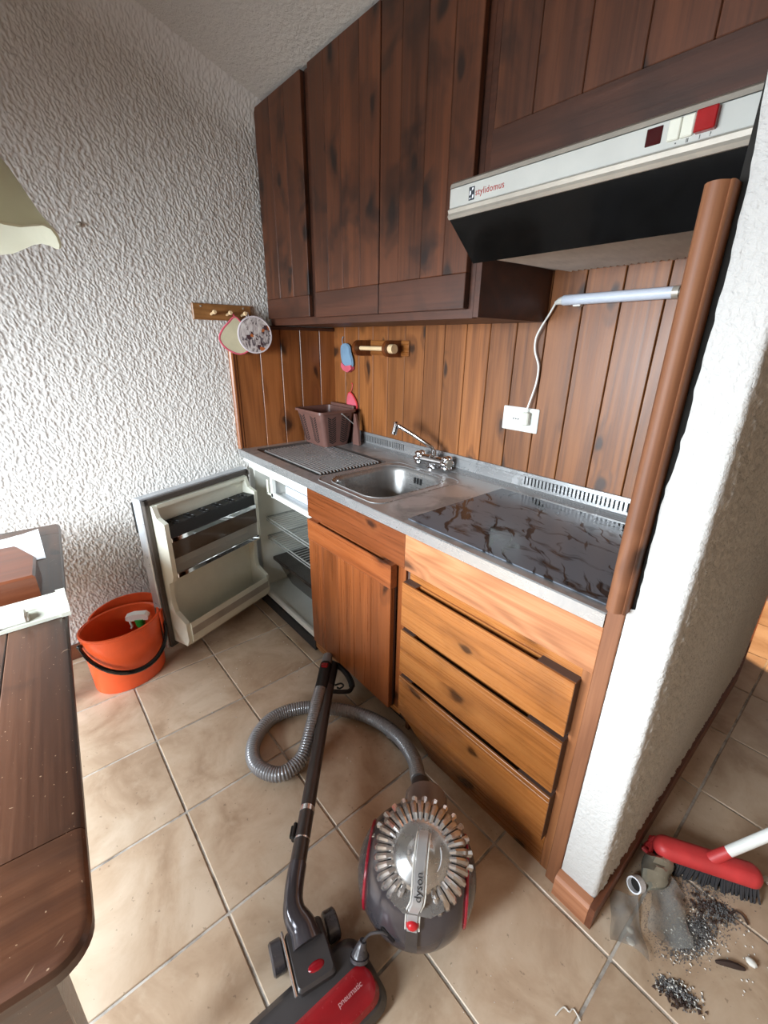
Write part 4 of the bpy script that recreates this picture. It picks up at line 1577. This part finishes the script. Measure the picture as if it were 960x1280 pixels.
b.grid(12, 10, pf)
b.grid(12, 10, lambda u, v: tuple(Vector(pf(u, v)) - Vector((0, 0, 0.0009))))
pp = thing('paper_sheet', 'crumpled white paper sheet on the far end of the table', 'paper', T(0.19, -0.14, TZ))
obj('sheet', b, M['paper'], pp, sharp=0.9)
b = B()
for k, (u0, u1, v0, v1) in enumerate(((0.35, 0.55, 0.70, 0.80), (0.38, 0.50, 0.84, 0.92), (0.6, 0.9, 0.3, 0.34), (0.6, 0.85, 0.4, 0.43))):
    b.add([tuple(Vector(pf(u, v)) + Vector((0, 0, 0.0009))) for u, v in ((u0, v0), (u1, v0), (u1, v1), (u0, v1))], [(0, 1, 2, 3)])
obj('print', b, M['ink'], pp)

bx = thing('wooden_block', 'dark brown wooden drawer front with slanted end lying on the table', 'wood piece', T(0.43, -0.20, TZ))
b = B()
b.M = Mt
out = [(0.335, -0.30), (0.335, -0.100), (0.455, -0.052), (0.590, -0.052), (0.605, -0.30)]
b.loft([[(x, y, TZ + 0.001) for x, y in out], [(x, y, TZ + 0.062) for x, y in out], [(x + (0.005 if x < 0.4 else -0.005), y - 0.006, TZ + 0.068) for x, y in out]], True, True)
obj('board', b, wood('red_board', 1, C(70, 34, 18), C(104, 54, 32), C(124, 70, 44), 0.0, 2, 0.32, ring=14, var=0.1, coat=0.3), bx)
b = B()
b.M = Mt @ Matrix.Translation((0.445, -0.165, TZ + 0.068))
b.lathe([(0.007, 0.0), (0.006, 0.002), (0.003, 0.003), (0.0025, 0.0005)], 12, True, True)
obj('screw', b, M['peg_wood'], bx)

br = thing('lamp_batten', 'off-white plastic lamp batten lying across the table', 'lamp batten', T(0.66, -0.16, TZ))
Mb = Mt @ Matrix.Translation((0.640, -0.012, TZ)) @ Matrix.Rotation(math.radians(3.5), 4, 'Z')
b = B()
b.M = Mb
b.prism([(0.0, 0.001), (0.0, 0.020), (0.012, 0.034), (0.040, 0.034), (0.050, 0.018), (0.094, 0.010), (0.094, 0.001)], 1, -0.46, 0.0)
obj('housing', b, M['bar_white'], br, sharp=0.4)
b = B()
b.M = Mb
b.prism([(-0.002, 0.001), (-0.002, 0.022), (0.012, 0.040), (0.042, 0.040), (0.052, 0.022), (0.097, 0.013), (0.097, 0.001)], 1, -0.004, 0.016)
obj('end_cap', b, M['bar_white'], br, sharp=0.4)
b = B()
b.M = Mb
b.box(0.056, 0.092, -0.140, -0.070, 0.012, 0.034, 0.003)
b.box(0.060, 0.090, -0.085, -0.065, 0.014, 0.026, 0.002)
obj('switch_block', b, M['white_plastic'], br)
b = B()
b.M = Mb
b.box(0.054, 0.092, -0.128, -0.122, 0.010, 0.0365)
obj('bracket', b, M['hood_alu'], br)

# lampshade over the table
ls = thing('pendant_lamp', 'cream pendant lampshade with a wavy rim hanging above the table', 'lamp', (0.92, -1.545, 1.56))
cx, cy = 0.92, -1.545
b = B()
ro, ri = [], []
prof = [(0.015, 0.245), (0.05, 0.240), (0.10, 0.215), (0.15, 0.165), (0.19, 0.10), (0.222, 0.03), (0.242, 0.0)]
n = 48
for r, z in prof:
    ro.append([(cx + r * math.cos(2 * PI * i / n), cy + r * math.sin(2 * PI * i / n), 1.565 + z + 0.010 * (r / 0.242) ** 3 * math.sin(7 * 2 * PI * i / n)) for i in range(n)])
for r, z in prof[::-1]:
    ri.append([(cx + (r - 0.004) * math.cos(2 * PI * i / n), cy + (r - 0.004) * math.sin(2 * PI * i / n), 1.563 + z - 0.001 + 0.010 * (r / 0.242) ** 3 * math.sin(7 * 2 * PI * i / n)) for i in range(n)])
b.loft(ro + ri, True, True)
obj('shade', b, M['shade'], ls, sharp=1.0)
b = B()
b.cyl((cx, cy, 1.80), (cx, cy, 1.87), 0.022, 14, 0.012)
obj('lamp_cap', b, M['brown_plastic'], ls)
b = B()
b.cyl((cx, cy, 1.86), (cx, cy, ceil_z(cy)), 0.004, 8)
obj('cord', b, M['white_plastic'], ls)

b = B()
b.M = frame3((0.0, -1.112, 1.769), (0, 1, 0), (1, 0, 0))
b.lathe([(0.010, -0.006), (0.009, 0.002), (0.005, 0.004), (0.004, 0.012), (0.0025, 0.013)], 10, True, True)
solo('wall_plug', b, M['hood_alu'], 'small screw in a plug hole in the white stucco wall', 'screw', base=(0.0, -1.112, 1.769))

# ------------------------------------------------------------------ vacuum cleaner
VC = (1.69, -0.94, 0.0)
VR = math.radians(41)
vc = thing('vacuum_cleaner', 'grey ball vacuum cleaner with silver cyclone crown, hose and floor head', 'vacuum cleaner', VC, VR)
R = 0.147


def ball_pt(th, x, z0=R):
    """point on the ball: lateral offset x, angle th around the x axis (0 = forward, 90 = up)"""
    rr = math.sqrt(max(R * R - x * x, 1e-8))
    return (x, rr * math.cos(th), z0 + rr * math.sin(th))


def band(b, xs, sc=1.0, n=48):
    rings = []
    for x in xs:
        rr = math.sqrt(max(R * R - x * x, 1e-7)) * sc
        rings.append([(x, rr * math.cos(2 * PI * k / n), R + rr * math.sin(2 * PI * k / n)) for k in range(n)])
    b.loft(rings, True, True)


b = B()
band(b, [-0.116 + 0.232 * k / 16 for k in range(17)])
obj('ball', b, M['grey_ball'], vc, True, sharp=0.9)
for s in (-1, 1):
    b = B()
    band(b, [s * (0.1195 + (R - 0.1196) * (k / 10) ** 0.6) for k in range(11)][::s], 1.0)
    obj('side_shell', b, M['grey_shell'], vc, True, sharp=0.9)
    b = B()
    rr = math.sqrt(R * R - 0.1175 ** 2)
    b.tube([(s * 0.1175, (rr - 0.001) * math.cos(2 * PI * k / 64), R + (rr - 0.001) * math.sin(2 * PI * k / 64)) for k in range(64)], 0.0048, 8, closed=True)
    obj('ring', b, M['ring_red'], vc, True)
# cyclone pack: axis leaning back towards the camera from vertical
DC = Vector((0.008, -0.026, R + 0.103))           # dome centre
ax = Vector((0.0, -0.52, 1.0)).normalized()
Mc = Matrix.Translation(DC) @ frame3((0, 0, 0), (1, 0, 0), ax)
b = B()
b.M = Mc
b.lathe([(0.108, -0.09), (0.110, -0.04), (0.102, -0.005), (0.085, 0.018), (0.06, 0.03)], 40, True, True)
obj('cyclone_core', b, M['black'], vc, True)
for tier, (ra, rb, za, zb, rt, n_) in enumerate(((0.064, 0.103, 0.052, 0.008, 0.0078, 30),)):
    for k in range(n_):
        a = math.radians(-62 + 304 * k / (n_ - 1))
        ca, sa = math.cos(a), math.sin(a)
        b = B()
        b.M = Mc
        b.tube([(ra * ca, ra * sa, za), ((ra + 0.012) * ca, (ra + 0.012) * sa, za - 0.001), ((rb - 0.008) * ca, (rb - 0.008) * sa, zb + 0.018), (rb * ca, rb * sa, zb), ((rb + 0.001) * ca, (rb + 0.001) * sa, zb - 0.03)],
               [0.0052, 0.0066, 0.0085, 0.0092, 0.0085], 8)
        obj('cyclone', b, M['cyclone'], vc, True)
for k in range(15):
    a = math.radians(-2 + 184 * k / 14)
    ca, sa = math.cos(a), math.sin(a)
    b = B()
    b.M = Mc
    b.tube([(0.102 * ca, 0.102 * sa, -0.012), (0.116 * ca, 0.116 * sa, -0.026), (0.117 * ca, 0.117 * sa, -0.05)], [0.008, 0.0095, 0.009], 8)
    obj('cyclone', b, M['cyclone'], vc, True)
b = B()
b.M = Mc
b.lathe([(0.070, 0.046), (0.068, 0.054), (0.055, 0.060), (0.034, 0.064), (0.030, 0.067), (0.024, 0.074), (0.012, 0.078), (0.001, 0.079)], 40, True, True)
obj('dome', b, M['dome'], vc, True, sharp=0.9)
b = B()
b.M = Mc
b.prism([(0.030, -0.030)] + [(0.064 * math.sin(q), -0.064 * math.cos(q)) for q in [-0.9 + 1.8 * k / 8 for k in range(9)]][::-1] + [(-0.030, -0.030)], 2, 0.043, 0.053)
b.prism([(-0.048, -0.05), (0.048, -0.05), (0.058, -0.088), (0.03, -0.104), (-0.03, -0.104), (-0.058, -0.088)], 2, 0.012, 0.044)
obj('dome_apron', b, M['dome'], vc, True, sharp=0.5)
b = B()
b.M = Mc
b.tube([(0.046 * math.cos(q), 0.046 * math.sin(q), 0.0625) for q in [-0.6 + 1.0 * k / 8 for k in range(9)]], 0.0014, 6)
obj('arrow_mark', b, M['paper'], vc, True)
# clear strap handle over the dome down the back of the ball
path = spline([Mc @ Vector((0.004, 0.040, 0.064)), Mc @ Vector((0.002, 0.020, 0.086)), Mc @ Vector((0, -0.030, 0.092)), Mc @ Vector((0, -0.078, 0.078)), Vector((0, -0.132, R + 0.092)), Vector((0, -0.146, R + 0.055))], 6)
b = B()
rings = []
for k, p in enumerate(path):
    a_, c_ = path[max(0, k - 1)], path[min(len(path) - 1, k + 1)]
    tt = (c_ - a_).normalized()
    side = Vector((1, 0, 0))
    up = tt.cross(side).normalized()
    rings.append([tuple(p + side * sx * 0.0145 + up * sz * 0.005) for sx, sz in ((-1, -1), (-0.7, 1), (0.7, 1), (1, -1))])
b.loft(rings)
obj('carry_handle', b, M['clear_handle'], vc, True, sharp=0.5)
b = B()
for s in (-1, 1):
    b.tube([p + Vector((s * 0.0150, 0, 0)) for p in path], 0.0016, 6)
obj('handle_edge', b, M['white_plastic'], vc, True)
pth = path[14:22]
tdir = (path[11] - path[19]).normalized()
mid = path[15] + Vector((1, 0, 0)).cross(tdir) * 0.0075
Mw = WM[vc.name]
text('lettering', 'dyson', 0.021, Mw @ frame3(mid, tdir, Vector((1, 0, 0)).cross(tdir)), M['text_black'], vc, 'CENTER', sx=1.05)
b = B()
b.sphere((0, -0.143, R + 0.068), 0.0135, 14, 8, (1, 0.8, 0.8))
obj('release_button', b, plain('button_red', C(206, 34, 44), 0.3), vc, True)
b = B()
b.loft([[ball_pt(th, x) for x in (-0.013, 0.013)] + [tuple(Vector(ball_pt(th, x)) * 1.0 + (Vector(ball_pt(th, x)) - Vector((0, 0, R))).normalized() * 0.008) for x in (0.012, -0.012)] for th in [math.radians(154 + 3 * k) for k in range(11)]])
obj('latch_base', b, M['grey_dark'], vc, True)
# cord outlet slot
b = B()
q0, q1 = ball_pt(math.radians(176), -0.066), ball_pt(math.radians(184), -0.040)
cpt = (Vector(q0) + Vector(q1)) / 2
ncp = (cpt - Vector((0, 0, R))).normalized()
b.M = frame3(tuple(cpt + ncp * 0.0002), Vector(q1) - Vector(q0), ncp)
b.prism([(-0.012 + 0.008 * math.cos(q) * (1 if abs(q) < 9 else 1) + (0.024 if math.cos(q) > 0 else 0), 0.008 * math.sin(q)) for q in [2 * PI * k / 20 for k in range(20)]], 2, -0.004, 0.0018)
obj('cord_slot', b, M['black'], vc, True)
# clear bin in front and hose cuff
b = B()
BN = frame3((0.012, 0.105, 0.100), (1, 0, 0), (0.0, 1.0, -0.10))
b.M = BN
b.lathe([(0.064, -0.05), (0.064, 0.128), (0.058, 0.138), (0.03, 0.142)], 32, False, True)
obj('dust_bin', b, M['clear_bin'], vc, True, sharp=0.7)
b = B()
b.M = BN
b.lathe([(0.045, -0.05), (0.045, 0.100), (0.02, 0.104)], 24, True, True)
obj('bin_shroud', b, plain('shroud', C(138, 104, 92), 0.5, var=0.2), vc, True)
b = B()
b.cyl((0.0, 0.235, 0.088), (-0.008, 0.290, 0.072), 0.034, 20, 0.030)
obj('hose_cuff', b, M['grey_dark'], vc, True)

# hose, wand, floor head (world coordinates)
hs = spline([(0.952, -0.752, 0.088), (1.015, -0.812, 0.086), (1.085, -0.880, 0.070), (1.150, -0.962, 0.040), (1.146, -1.046, 0.030), (1.060, -1.088, 0.028), (0.972, -1.052, 0.028), (0.918, -0.955, 0.028),
             (0.945, -0.840, 0.028), (1.040, -0.735, 0.028), (1.160, -0.662, 0.030), (1.285, -0.640, 0.034), (1.400, -0.668, 0.050), (1.478, -0.722, 0.070)], 60)
# resample evenly
pts = [hs[0]]
step = 0.0023
acc = 0.0
for a_, c_ in zip(hs[:-1], hs[1:]):
    seg = (c_ - a_).length
    while acc + seg >= step:
        tq = (step - acc) / seg
        a_ = a_.lerp(c_, tq)
        pts.append(a_)
        seg = (c_ - a_).length
        acc = 0.0
    acc += seg
b = B()
b.tube(pts, [0.0252 if (k % 4) < 2 else 0.0220 for k in range(len(pts))], 12)
obj('hose', b, M['hose_grey'], vc, sharp=1.2)

wa, wb = Vector((0.925, -0.692, 0.075)), Vector((1.492, -1.178, 0.092))
wd = (wb - wa).normalized()
wn = Vector((0, 0, 1))
ws = wd.cross(wn).normalized()          # to the left seen along the wand towards the head
b = B()
b.cyl(wa, wb, 0.0215, 16)
obj('wand', b, M['wand'], vc)
b = B()
b.cyl(wa + wd * 0.55, wa + wd * 0.565, 0.0225, 16)
b.cyl(wb - wd * 0.045, wb - wd * 0.041, 0.0225, 16)
b.cyl(wb - wd * 0.108, wb - wd * 0.104, 0.0225, 16)
obj('wand_ring', b, M['cyclone'], vc)
b = B()
b.M = frame3(wb - wd * 0.12 , wd, wn)
b.box(-0.03, 0.016, -0.030, -0.020, -0.008, 0.012, 0.003)
b.M = frame3(wb - wd * 0.12, wd, wn)
b.box(-0.022, 0.010, -0.036, -0.028, -0.004, 0.008, 0.002)
obj('wand_clip', b, M['black'], vc)
# handle: barrel above the wand end, loop grip towards the cabinets
ha = Vector((0.838, -0.648, 0.100))
hb = Vector((0.960, -0.757, 0.092))
hd_ = (hb - ha).normalized()
b = B()
b.tube([ha - hd_ * 0.02, ha - hd_ * 0.012, ha + hd_ * 0.04], [0.014, 0.021, 0.0235], 16)
obj('handle_tip', b, M['hose_grey'], vc)
b = B()
b.cyl(ha + hd_ * 0.04, hb + hd_ * 0.01, 0.0245, 16)
b.cyl(ha + hd_ * 0.02 + Vector((0.02, 0.022, -0.02)), wa + wd * 0.06, 0.021, 14)
obj('handle_barrel', b, M['black'], vc)
b = B()
b.M = frame3(ha + hd_ * 0.068, hd_, (0, 0, 1))
b.box(-0.014, 0.014, -0.014, 0.014, 0.020, 0.0275, 0.004)
obj('handle_button', b, M['red'], vc)
b = B()
lp = [(0.852, -0.636, 0.075), (0.898, -0.616, 0.070), (0.950, -0.618, 0.062), (0.992, -0.630, 0.052), (1.010, -0.655, 0.050), (1.002, -0.690, 0.060), (0.985, -0.722, 0.070)]
b.tube(spline(lp, 6), [0.013 if k < 20 else 0.009 for k in range(37)], 10)
obj('grip_loop', b, M['black'], vc)
b = B()
b.tube(spline([(0.955, -0.690, 0.060), (0.968, -0.668, 0.066), (0.985, -0.668, 0.066), (0.985, -0.684, 0.062), (0.972, -0.690, 0.06)], 5), 0.0038, 8)
obj('trigger', b, M['black'], vc)

# floor head
HM = Matrix.Translation((1.692, -1.252, 0.0)) @ Matrix.Rotation(math.radians(-3), 4, 'Z')   # x forward, y across
b = B()
b.M = HM


def hrect(x0, x1, y0, y1, r, z):
    return rrect(x0, x1, y0, y1, r, z, 5)


b.loft([hrect(-0.058, 0.088, -0.145, 0.140, 0.03, 0.004), hrect(-0.062, 0.096, -0.150, 0.150, 0.035, 0.02), hrect(-0.055, 0.090, -0.145, 0.140, 0.035, 0.046), hrect(-0.040, 0.070, -0.130, 0.125, 0.035, 0.060)], True, True)
obj('floor_head', b, M['grey_dark'], vc, sharp=0.6)
b = B()
b.M = HM
b.loft([hrect(0.006, 0.086, -0.138, 0.134, 0.03, 0.052), hrect(0.010, 0.080, -0.134, 0.128, 0.03, 0.066), hrect(0.020, 0.066, -0.126, 0.118, 0.022, 0.070)], True, True)
obj('head_window', b, M['red'], vc, sharp=0.6)
text('lettering', 'pneumatic', 0.0150, HM @ frame3((0.043, 0.042, 0.0705), (0, 1, 0), (0, 0, 1)), M['text_pale'], vc, space=0.95)
# carriage plate with wheels
CM = Matrix.Translation((1.622, -1.212, 0.0)) @ Matrix.Rotation(math.radians(-13), 4, 'Z')
b = B()
b.M = CM
b.loft([hrect(-0.055, 0.062, -0.047, 0.044, 0.012, 0.03), hrect(-0.055, 0.062, -0.047, 0.044, 0.012, 0.074), hrect(-0.050, 0.056, -0.042, 0.039, 0.010, 0.079)], True, True)
obj('carriage', b, M['grey_dark'], vc, sharp=0.5)
b = B()
b.M = CM
b.tube([(-0.060, -0.050, 0.078), (0.062, -0.050, 0.076)], 0.0032, 8)
obj('carriage_edge', b, M['cyclone'], vc)
b = B()
b.M = CM @ Matrix.Translation((0.034, 0.004, 0.077))
b.sphere((0, 0, 0), 0.012, 14, 8, (0.9, 1.7, 0.5))
obj('head_button', b, plain('button_deep_red', C(150, 16, 30), 0.2), vc)
for (y0, y1) in ((-0.083, -0.052), (0.050, 0.082)):
    b = B()
    b.M = CM
    b.tube([(-0.040, y0, 0.034), (-0.040, y0 + 0.004, 0.034), (-0.040, y1 - 0.004, 0.034), (-0.040, y1, 0.034)], [0.029, 0.033, 0.033, 0.029], 22)
    w = obj('wheel', b, M['grey_shell'], vc)
    b = B()
    b.M = CM
    yy = y0 if y0 < 0 else y1
    b.tube([(-0.040, yy - 0.0006, 0.034), (-0.040, yy + 0.0006, 0.034)], 0.022, 20)
    obj('hub', b, M['cyclone'], w)
b = B()
nk = spline([wb - wd * 0.045, wb + Vector((0.012, -0.008, 0.0)), Vector((1.540, -1.205, 0.085)), Vector((1.575, -1.203, 0.070)), Vector((1.605, -1.208, 0.062))], 6)
b.tube(nk, [0.0235 + 0.016 * max(0, k - 8) / 16 for k in range(len(nk))], 16)
obj('neck', b, M['grey_ball'], vc, sharp=0.9)
# mains plug pulled out of the ball, lying on the head
b = B()
p0 = WM[vc.name] @ (cpt + ncp * 0.001)
pe = Vector((1.693, -1.112, 0.088))
b.tube(spline([p0, p0.lerp(pe, 0.25) + Vector((0, 0, 0.016)), p0.lerp(pe, 0.7) + Vector((0, 0, 0.022)), pe], 8), 0.0032, 8)
obj('cord', b, M['grey_dark'], vc)
b = B()
b.tube([(1.693, -1.112, 0.092), (1.694, -1.118, 0.078), (1.698, -1.124, 0.070), (1.700, -1.127, 0.064)], [0.008, 0.0125, 0.018, 0.020], 16)
b.cyl((1.700, -1.127, 0.067), (1.703, -1.130, 0.061), 0.022, 18)
obj('mains_plug', b, M['grey_shell'], vc)

# ------------------------------------------------------------------ broom and the sweepings
bA, bB = Vector((2.047, -0.330, 0)), Vector((2.256, -0.208, 0))
bd = (bB - bA).normalized()
BM = frame3(((bA.x + bB.x) / 2, (bA.y + bB.y) / 2, 0), bd, (0, 0, 1))
bl = (bB - bA).length / 2 + 0.008
br = thing('broom', 'red broom with white handle sweeping dust by the partition', 'broom', M=BM)
b = B()
b.loft([rrect(-bl, bl, -0.030, 0.030, 0.0295, z, 8) if q == 0 else rrect(-bl + q, bl - q, -0.030 + q, 0.030 - q, max(0.0295 - q, 0.003), z, 8) for z, q in ((0.044, 0.004), (0.050, 0.0), (0.064, 0.0), (0.076, 0.006), (0.082, 0.016))], True, True)
obj('head', b, M['red_broom'], br, True, sharp=0.6)
b = B()
rb = random.Random(5)
for i in range(44):
    for j in range(5):
        x = -bl + 0.014 + (2 * bl - 0.028) * i / 43
        y = -0.022 + 0.011 * j
        fx_, fy_ = x * 0.08 + rb.uniform(-0.006, 0.006), y * 0.35 + rb.uniform(-0.006, 0.006)
        b.tube([(x, y, 0.046), (x + fx_ * 0.4, y + fy_ * 0.4, 0.025), (x + fx_, y + fy_, 0.001)], [0.0028, 0.0032, 0.0030], 4)
tag(obj('bristles', b, M['bristle'], br, True), kind='stuff')
b = B()
h0 = Vector((2.160, -0.266, 0.074))
hdv = Vector((0.073, 0.066, 0.115)).normalized()
b.cyl(h0 + hdv * -0.002, h0 + hdv * 0.05, 0.017, 14, 0.014)
obj('socket', b, M['red_broom'], br)
b = B()
h1 = h0 + hdv * ((XR - 0.02 - h0.x) / hdv.x)
b.cyl(h0 + hdv * 0.014, h1, 0.0135, 16)
obj('handle', b, M['white_plastic'], br)

b = B()
rp = random.Random(2)
for k in range(9):
    p = Vector((2.022 + rp.uniform(-0.004, 0.016), -0.312 + rp.uniform(-0.02, 0.02), 0.006 + 0.003 * k))
    b.tube(spline([p, p + Vector((rp.uniform(-0.004, 0.02), rp.uniform(-0.02, 0.02), 0.006)), p + Vector((rp.uniform(0.0, 0.03), rp.uniform(-0.03, 0.03), 0.002))], 4), 0.006, 6)
solo('red_rag', b, M['red_broom'], 'crumpled red rag on the floor against the dark skirting', 'rag')


def crumple(name, c, sx, sy, sz, mat, label, cat, seed, rz=0.0, n=14):
    """a crushed sheet: folded grid with a back side"""
    rr_ = random.Random(seed)
    ph = [rr_.uniform(0, 6.28) for _ in range(8)]
    Mx = Matrix.Translation(c) @ Matrix.Rotation(rz, 4, 'Z')

    def fn(u, v, off=0.0):
        x = (u - 0.5) * sx * (1 + 0.12 * math.sin(5 * v + ph[0]))
        y = (v - 0.5) * sy * (1 + 0.15 * math.sin(4 * u + ph[1]))
        z = sz * (0.5 + 0.28 * math.sin(7 * u + 3 * v + ph[2]) + 0.22 * math.sin(11 * v - 4 * u + ph[3])) + off
        return tuple(Mx @ Vector((x, y, max(z, 0.001 + off))))
    b = B()
    b.grid(n, n, fn)
    b.grid(n, n, lambda u, v: fn(u, v, 0.0008))
    return solo(name, b, mat, label, cat, sharp=0.7)


crumple('plastic_wrapper', (2.062, -0.545, 0.0), 0.075, 0.13, 0.022, M['clear'], 'clear plastic wrapper on the tile nearest the skirting corner', 'wrapper', 3, 0.5)
crumple('plastic_bag_strip', (2.125, -0.440, 0.0), 0.085, 0.15, 0.026, M['clear'], 'clear plastic strip lying in the dust below the broom', 'wrapper', 8, 0.35)
t = thing('crushed_bottle', 'crushed grey plastic bottle with open neck by the skirting', 'bottle', (2.055, -0.40, 0))
b = B()
ring = []
for k in range(8):
    s = k / 7
    rr_ = [0.012, 0.020, 0.030, 0.034, 0.033, 0.034, 0.028, 0.012][k]
    c_ = Vector((2.066, -0.432, 0.024)).lerp(Vector((2.072, -0.330, 0.034)), s)
    ring.append([tuple(c_ + Vector((math.cos(q) * rr_ * (1 + 0.12 * math.sin(3 * q + k)), 0.01 * math.sin(2 * q), math.sin(q) * rr_ * 0.75 * (1 + 0.2 * math.sin(2 * q + 2 * k))))) for q in [2 * PI * i / 16 for i in range(16)]])
ring = [[(p[0], p[1], max(p[2], 0.002)) for p in r_] for r_ in ring]
b.loft(ring)
obj('body', b, M['foil'], t, sharp=0.5)
b = B()
b.M = frame3((2.048, -0.452, 0.022), (0, 0, 1), (-0.25, -0.8, 0.35))
b.lathe([(0.020, -0.012), (0.020, 0.012), (0.0165, 0.012), (0.0155, -0.010)], 18, True, False)
obj('neck', b, M['paper'], t)
b = B()
b.M = frame3((2.048, -0.452, 0.022), (0, 0, 1), (-0.25, -0.8, 0.35))
b.lathe([(0.0158, -0.004), (0.0157, -0.003)], 16, True, True)
obj('opening', b, M['gap'], t)

for (x, y, rr_, lab) in ((1.309, -0.618, 0.010, 'small dark ring on the tile joint beside the hose near the dust bin'), (1.205, -0.625, 0.008, 'small dark ring on the tile tucked under the hose bend')):
    b = B()
    b.tube([(x + rr_ * math.cos(q), y + rr_ * math.sin(q), 0.004) for q in [2 * PI * k / 16 for k in range(16)]], 0.0035, 6, closed=True)
    solo('metal_ring', b, M['foil'], lab, 'ring')

# swept dust and chips: uncountable crumbs
rd = random.Random(11)


def crumbs(spec):
    b = B()
    for (cx_, cy_, sx_, sy_, ang, n_, s0_, s1_, hz) in spec:
        ca, sa = math.cos(ang), math.sin(ang)
        for _ in range(n_):
            u, v = rd.gauss(0, 0.45), rd.gauss(0, 0.45)
            x = cx_ + u * sx_ * ca - v * sy_ * sa
            y = cy_ + u * sx_ * sa + v * sy_ * ca
            s = rd.uniform(s0_, s1_)
            z = 0.0 + rd.uniform(0, hz) * math.exp(-(u * u + v * v) * 2)
            q = rd.uniform(0, 6.28)
            d = [(s * math.cos(q), s * math.sin(q)), (s * 0.7 * math.cos(q + 2.2), s * 0.7 * math.sin(q + 2.2)), (s * 0.8 * math.cos(q + 4.0), s * 0.8 * math.sin(q + 4.0))]
            b.add([(x + d[0][0], y + d[0][1], z), (x + d[1][0], y + d[1][1], z), (x + d[2][0], y + d[2][1], z + s * 0.2), (x, y, z + s * 0.9)], [(0, 2, 1), (0, 1, 3), (1, 2, 3), (2, 0, 3)])
    return b


heap = [(2.185, -0.445, 0.085, 0.035, 1.25, 2600, 0.001, 0.003, 0.012), (2.21, -0.335, 0.05, 0.03, 0.5, 500, 0.0015, 0.004, 0.008), (2.195, -0.590, 0.04, 0.022, 0.4, 520, 0.0015, 0.0045, 0.010), (2.15, -0.43, 0.13, 0.07, 1.2, 4200, 0.0006, 0.0016, 0.001), (2.14, -0.33, 0.12, 0.05, 0.7, 900, 0.001, 0.0025, 0.002)]
b = crumbs(heap)
tag(solo('dust_heap', b, M['dust'], 'grey heap of swept dust and grit in front of the broom', 'dust', kind='stuff', sharp=0))
b = crumbs([(2.185, -0.445, 0.09, 0.045, 1.25, 200, 0.0015, 0.0045, 0.012), (2.20, -0.585, 0.05, 0.03, 0.4, 80, 0.0015, 0.005, 0.010), (2.22, -0.42, 0.12, 0.10, 0, 60, 0.002, 0.004, 0.001)])
tag(solo('paper_chips', b, M['chip'], 'pale chips scattered over the swept dust heap', 'litter', kind='stuff', sharp=0))
b = crumbs([(2.195, -0.35, 0.06, 0.04, 0.6, 110, 0.002, 0.008, 0.006), (2.205, -0.60, 0.05, 0.02, 0.4, 80, 0.002, 0.007, 0.008)])
tag(solo('dark_flakes', b, M['twig'], 'dark flakes mixed into the swept dust heap', 'litter', kind='stuff', sharp=0))
# tiny grit all over the tiles in view
b = crumbs([(0.75, -0.85, 0.5, 0.35, 0, 70, 0.0015, 0.004, 0.0), (1.9, -0.95, 0.3, 0.3, 0, 40, 0.001, 0.0025, 0.0), (1.25, -0.68, 0.25, 0.06, 0, 14, 0.002, 0.004, 0.0)])
b.v = [p for p in b.v]
keep = [i for i, f in enumerate(b.f) if all(0.02 < b.v[q][0] and b.v[q][1] < -0.62 for q in f)]
b.f = [b.f[i] for i in keep]
used = sorted({q for f in b.f for q in f})
rm = {q: i for i, q in enumerate(used)}
b.v = [b.v[q] for q in used]
b.f = [tuple(rm[q] for q in f) for f in b.f]
tag(solo('floor_grit', b, M['chip'], 'fine pale grit strewn over the kitchen tiles', 'litter', kind='stuff', sharp=0))
# single pieces
for (x, y, r, lab) in ((2.078, -0.557, 0.008, 'small white pebble-like chip close to the skirting corner'), (2.088, -0.580, 0.0095, 'larger white chip lying on the dark tile joint'), (2.292, -0.398, 0.011, 'white chip beside the dark twig on the tile'), (2.279, -0.150, 0.013, 'white chip lying on the tile just past the right end of the broom')):
    b = B()
    b.sphere((x, y, r * 0.6), r, 8, 6, (1.1, 0.9, 0.6))
    solo('plaster_chip', b, M['chip'], lab, 'chip', 'white chips on the floor')
b = B()
b.tube(spline([(2.236, -0.462, 0.006), (2.262, -0.440, 0.007), (2.286, -0.425, 0.006)], 5), [0.003 + 0.004 * math.sin(PI * k / 10) for k in range(11)], 6)
solo('twig', b, M['twig'], 'short dark twig lying on the tile right of the dust heap', 'twig')
b = B()
b.tube(spline([(2.232, -0.318, 0.004), (2.240, -0.302, 0.006), (2.255, -0.300, 0.005), (2.268, -0.312, 0.004)], 5), 0.0022, 6)
solo('twig', b, M['twig'], 'thin bent dark stalk lying near the broom head', 'twig')
b = B()
b.tube(spline([(2.035, -0.840, 0.002), (2.040, -0.815, 0.003), (2.052, -0.812, 0.003), (2.056, -0.800, 0.002), (2.075, -0.806, 0.002)], 5), 0.0016, 5)
solo('string', b, M['chip'], 'pale bit of string on the tile at the very front', 'string')
b = B()
b.tube(spline([(1.225, -0.645, 0.002), (1.232, -0.628, 0.004), (1.245, -0.635, 0.003), (1.240, -0.650, 0.003), (1.252, -0.652, 0.002), (1.275, -0.640, 0.002), (1.290, -0.648, 0.002)], 5), 0.0018, 5)
solo('string', b, M['chip'], 'curled pale string on the tile inside the hose bend', 'string')
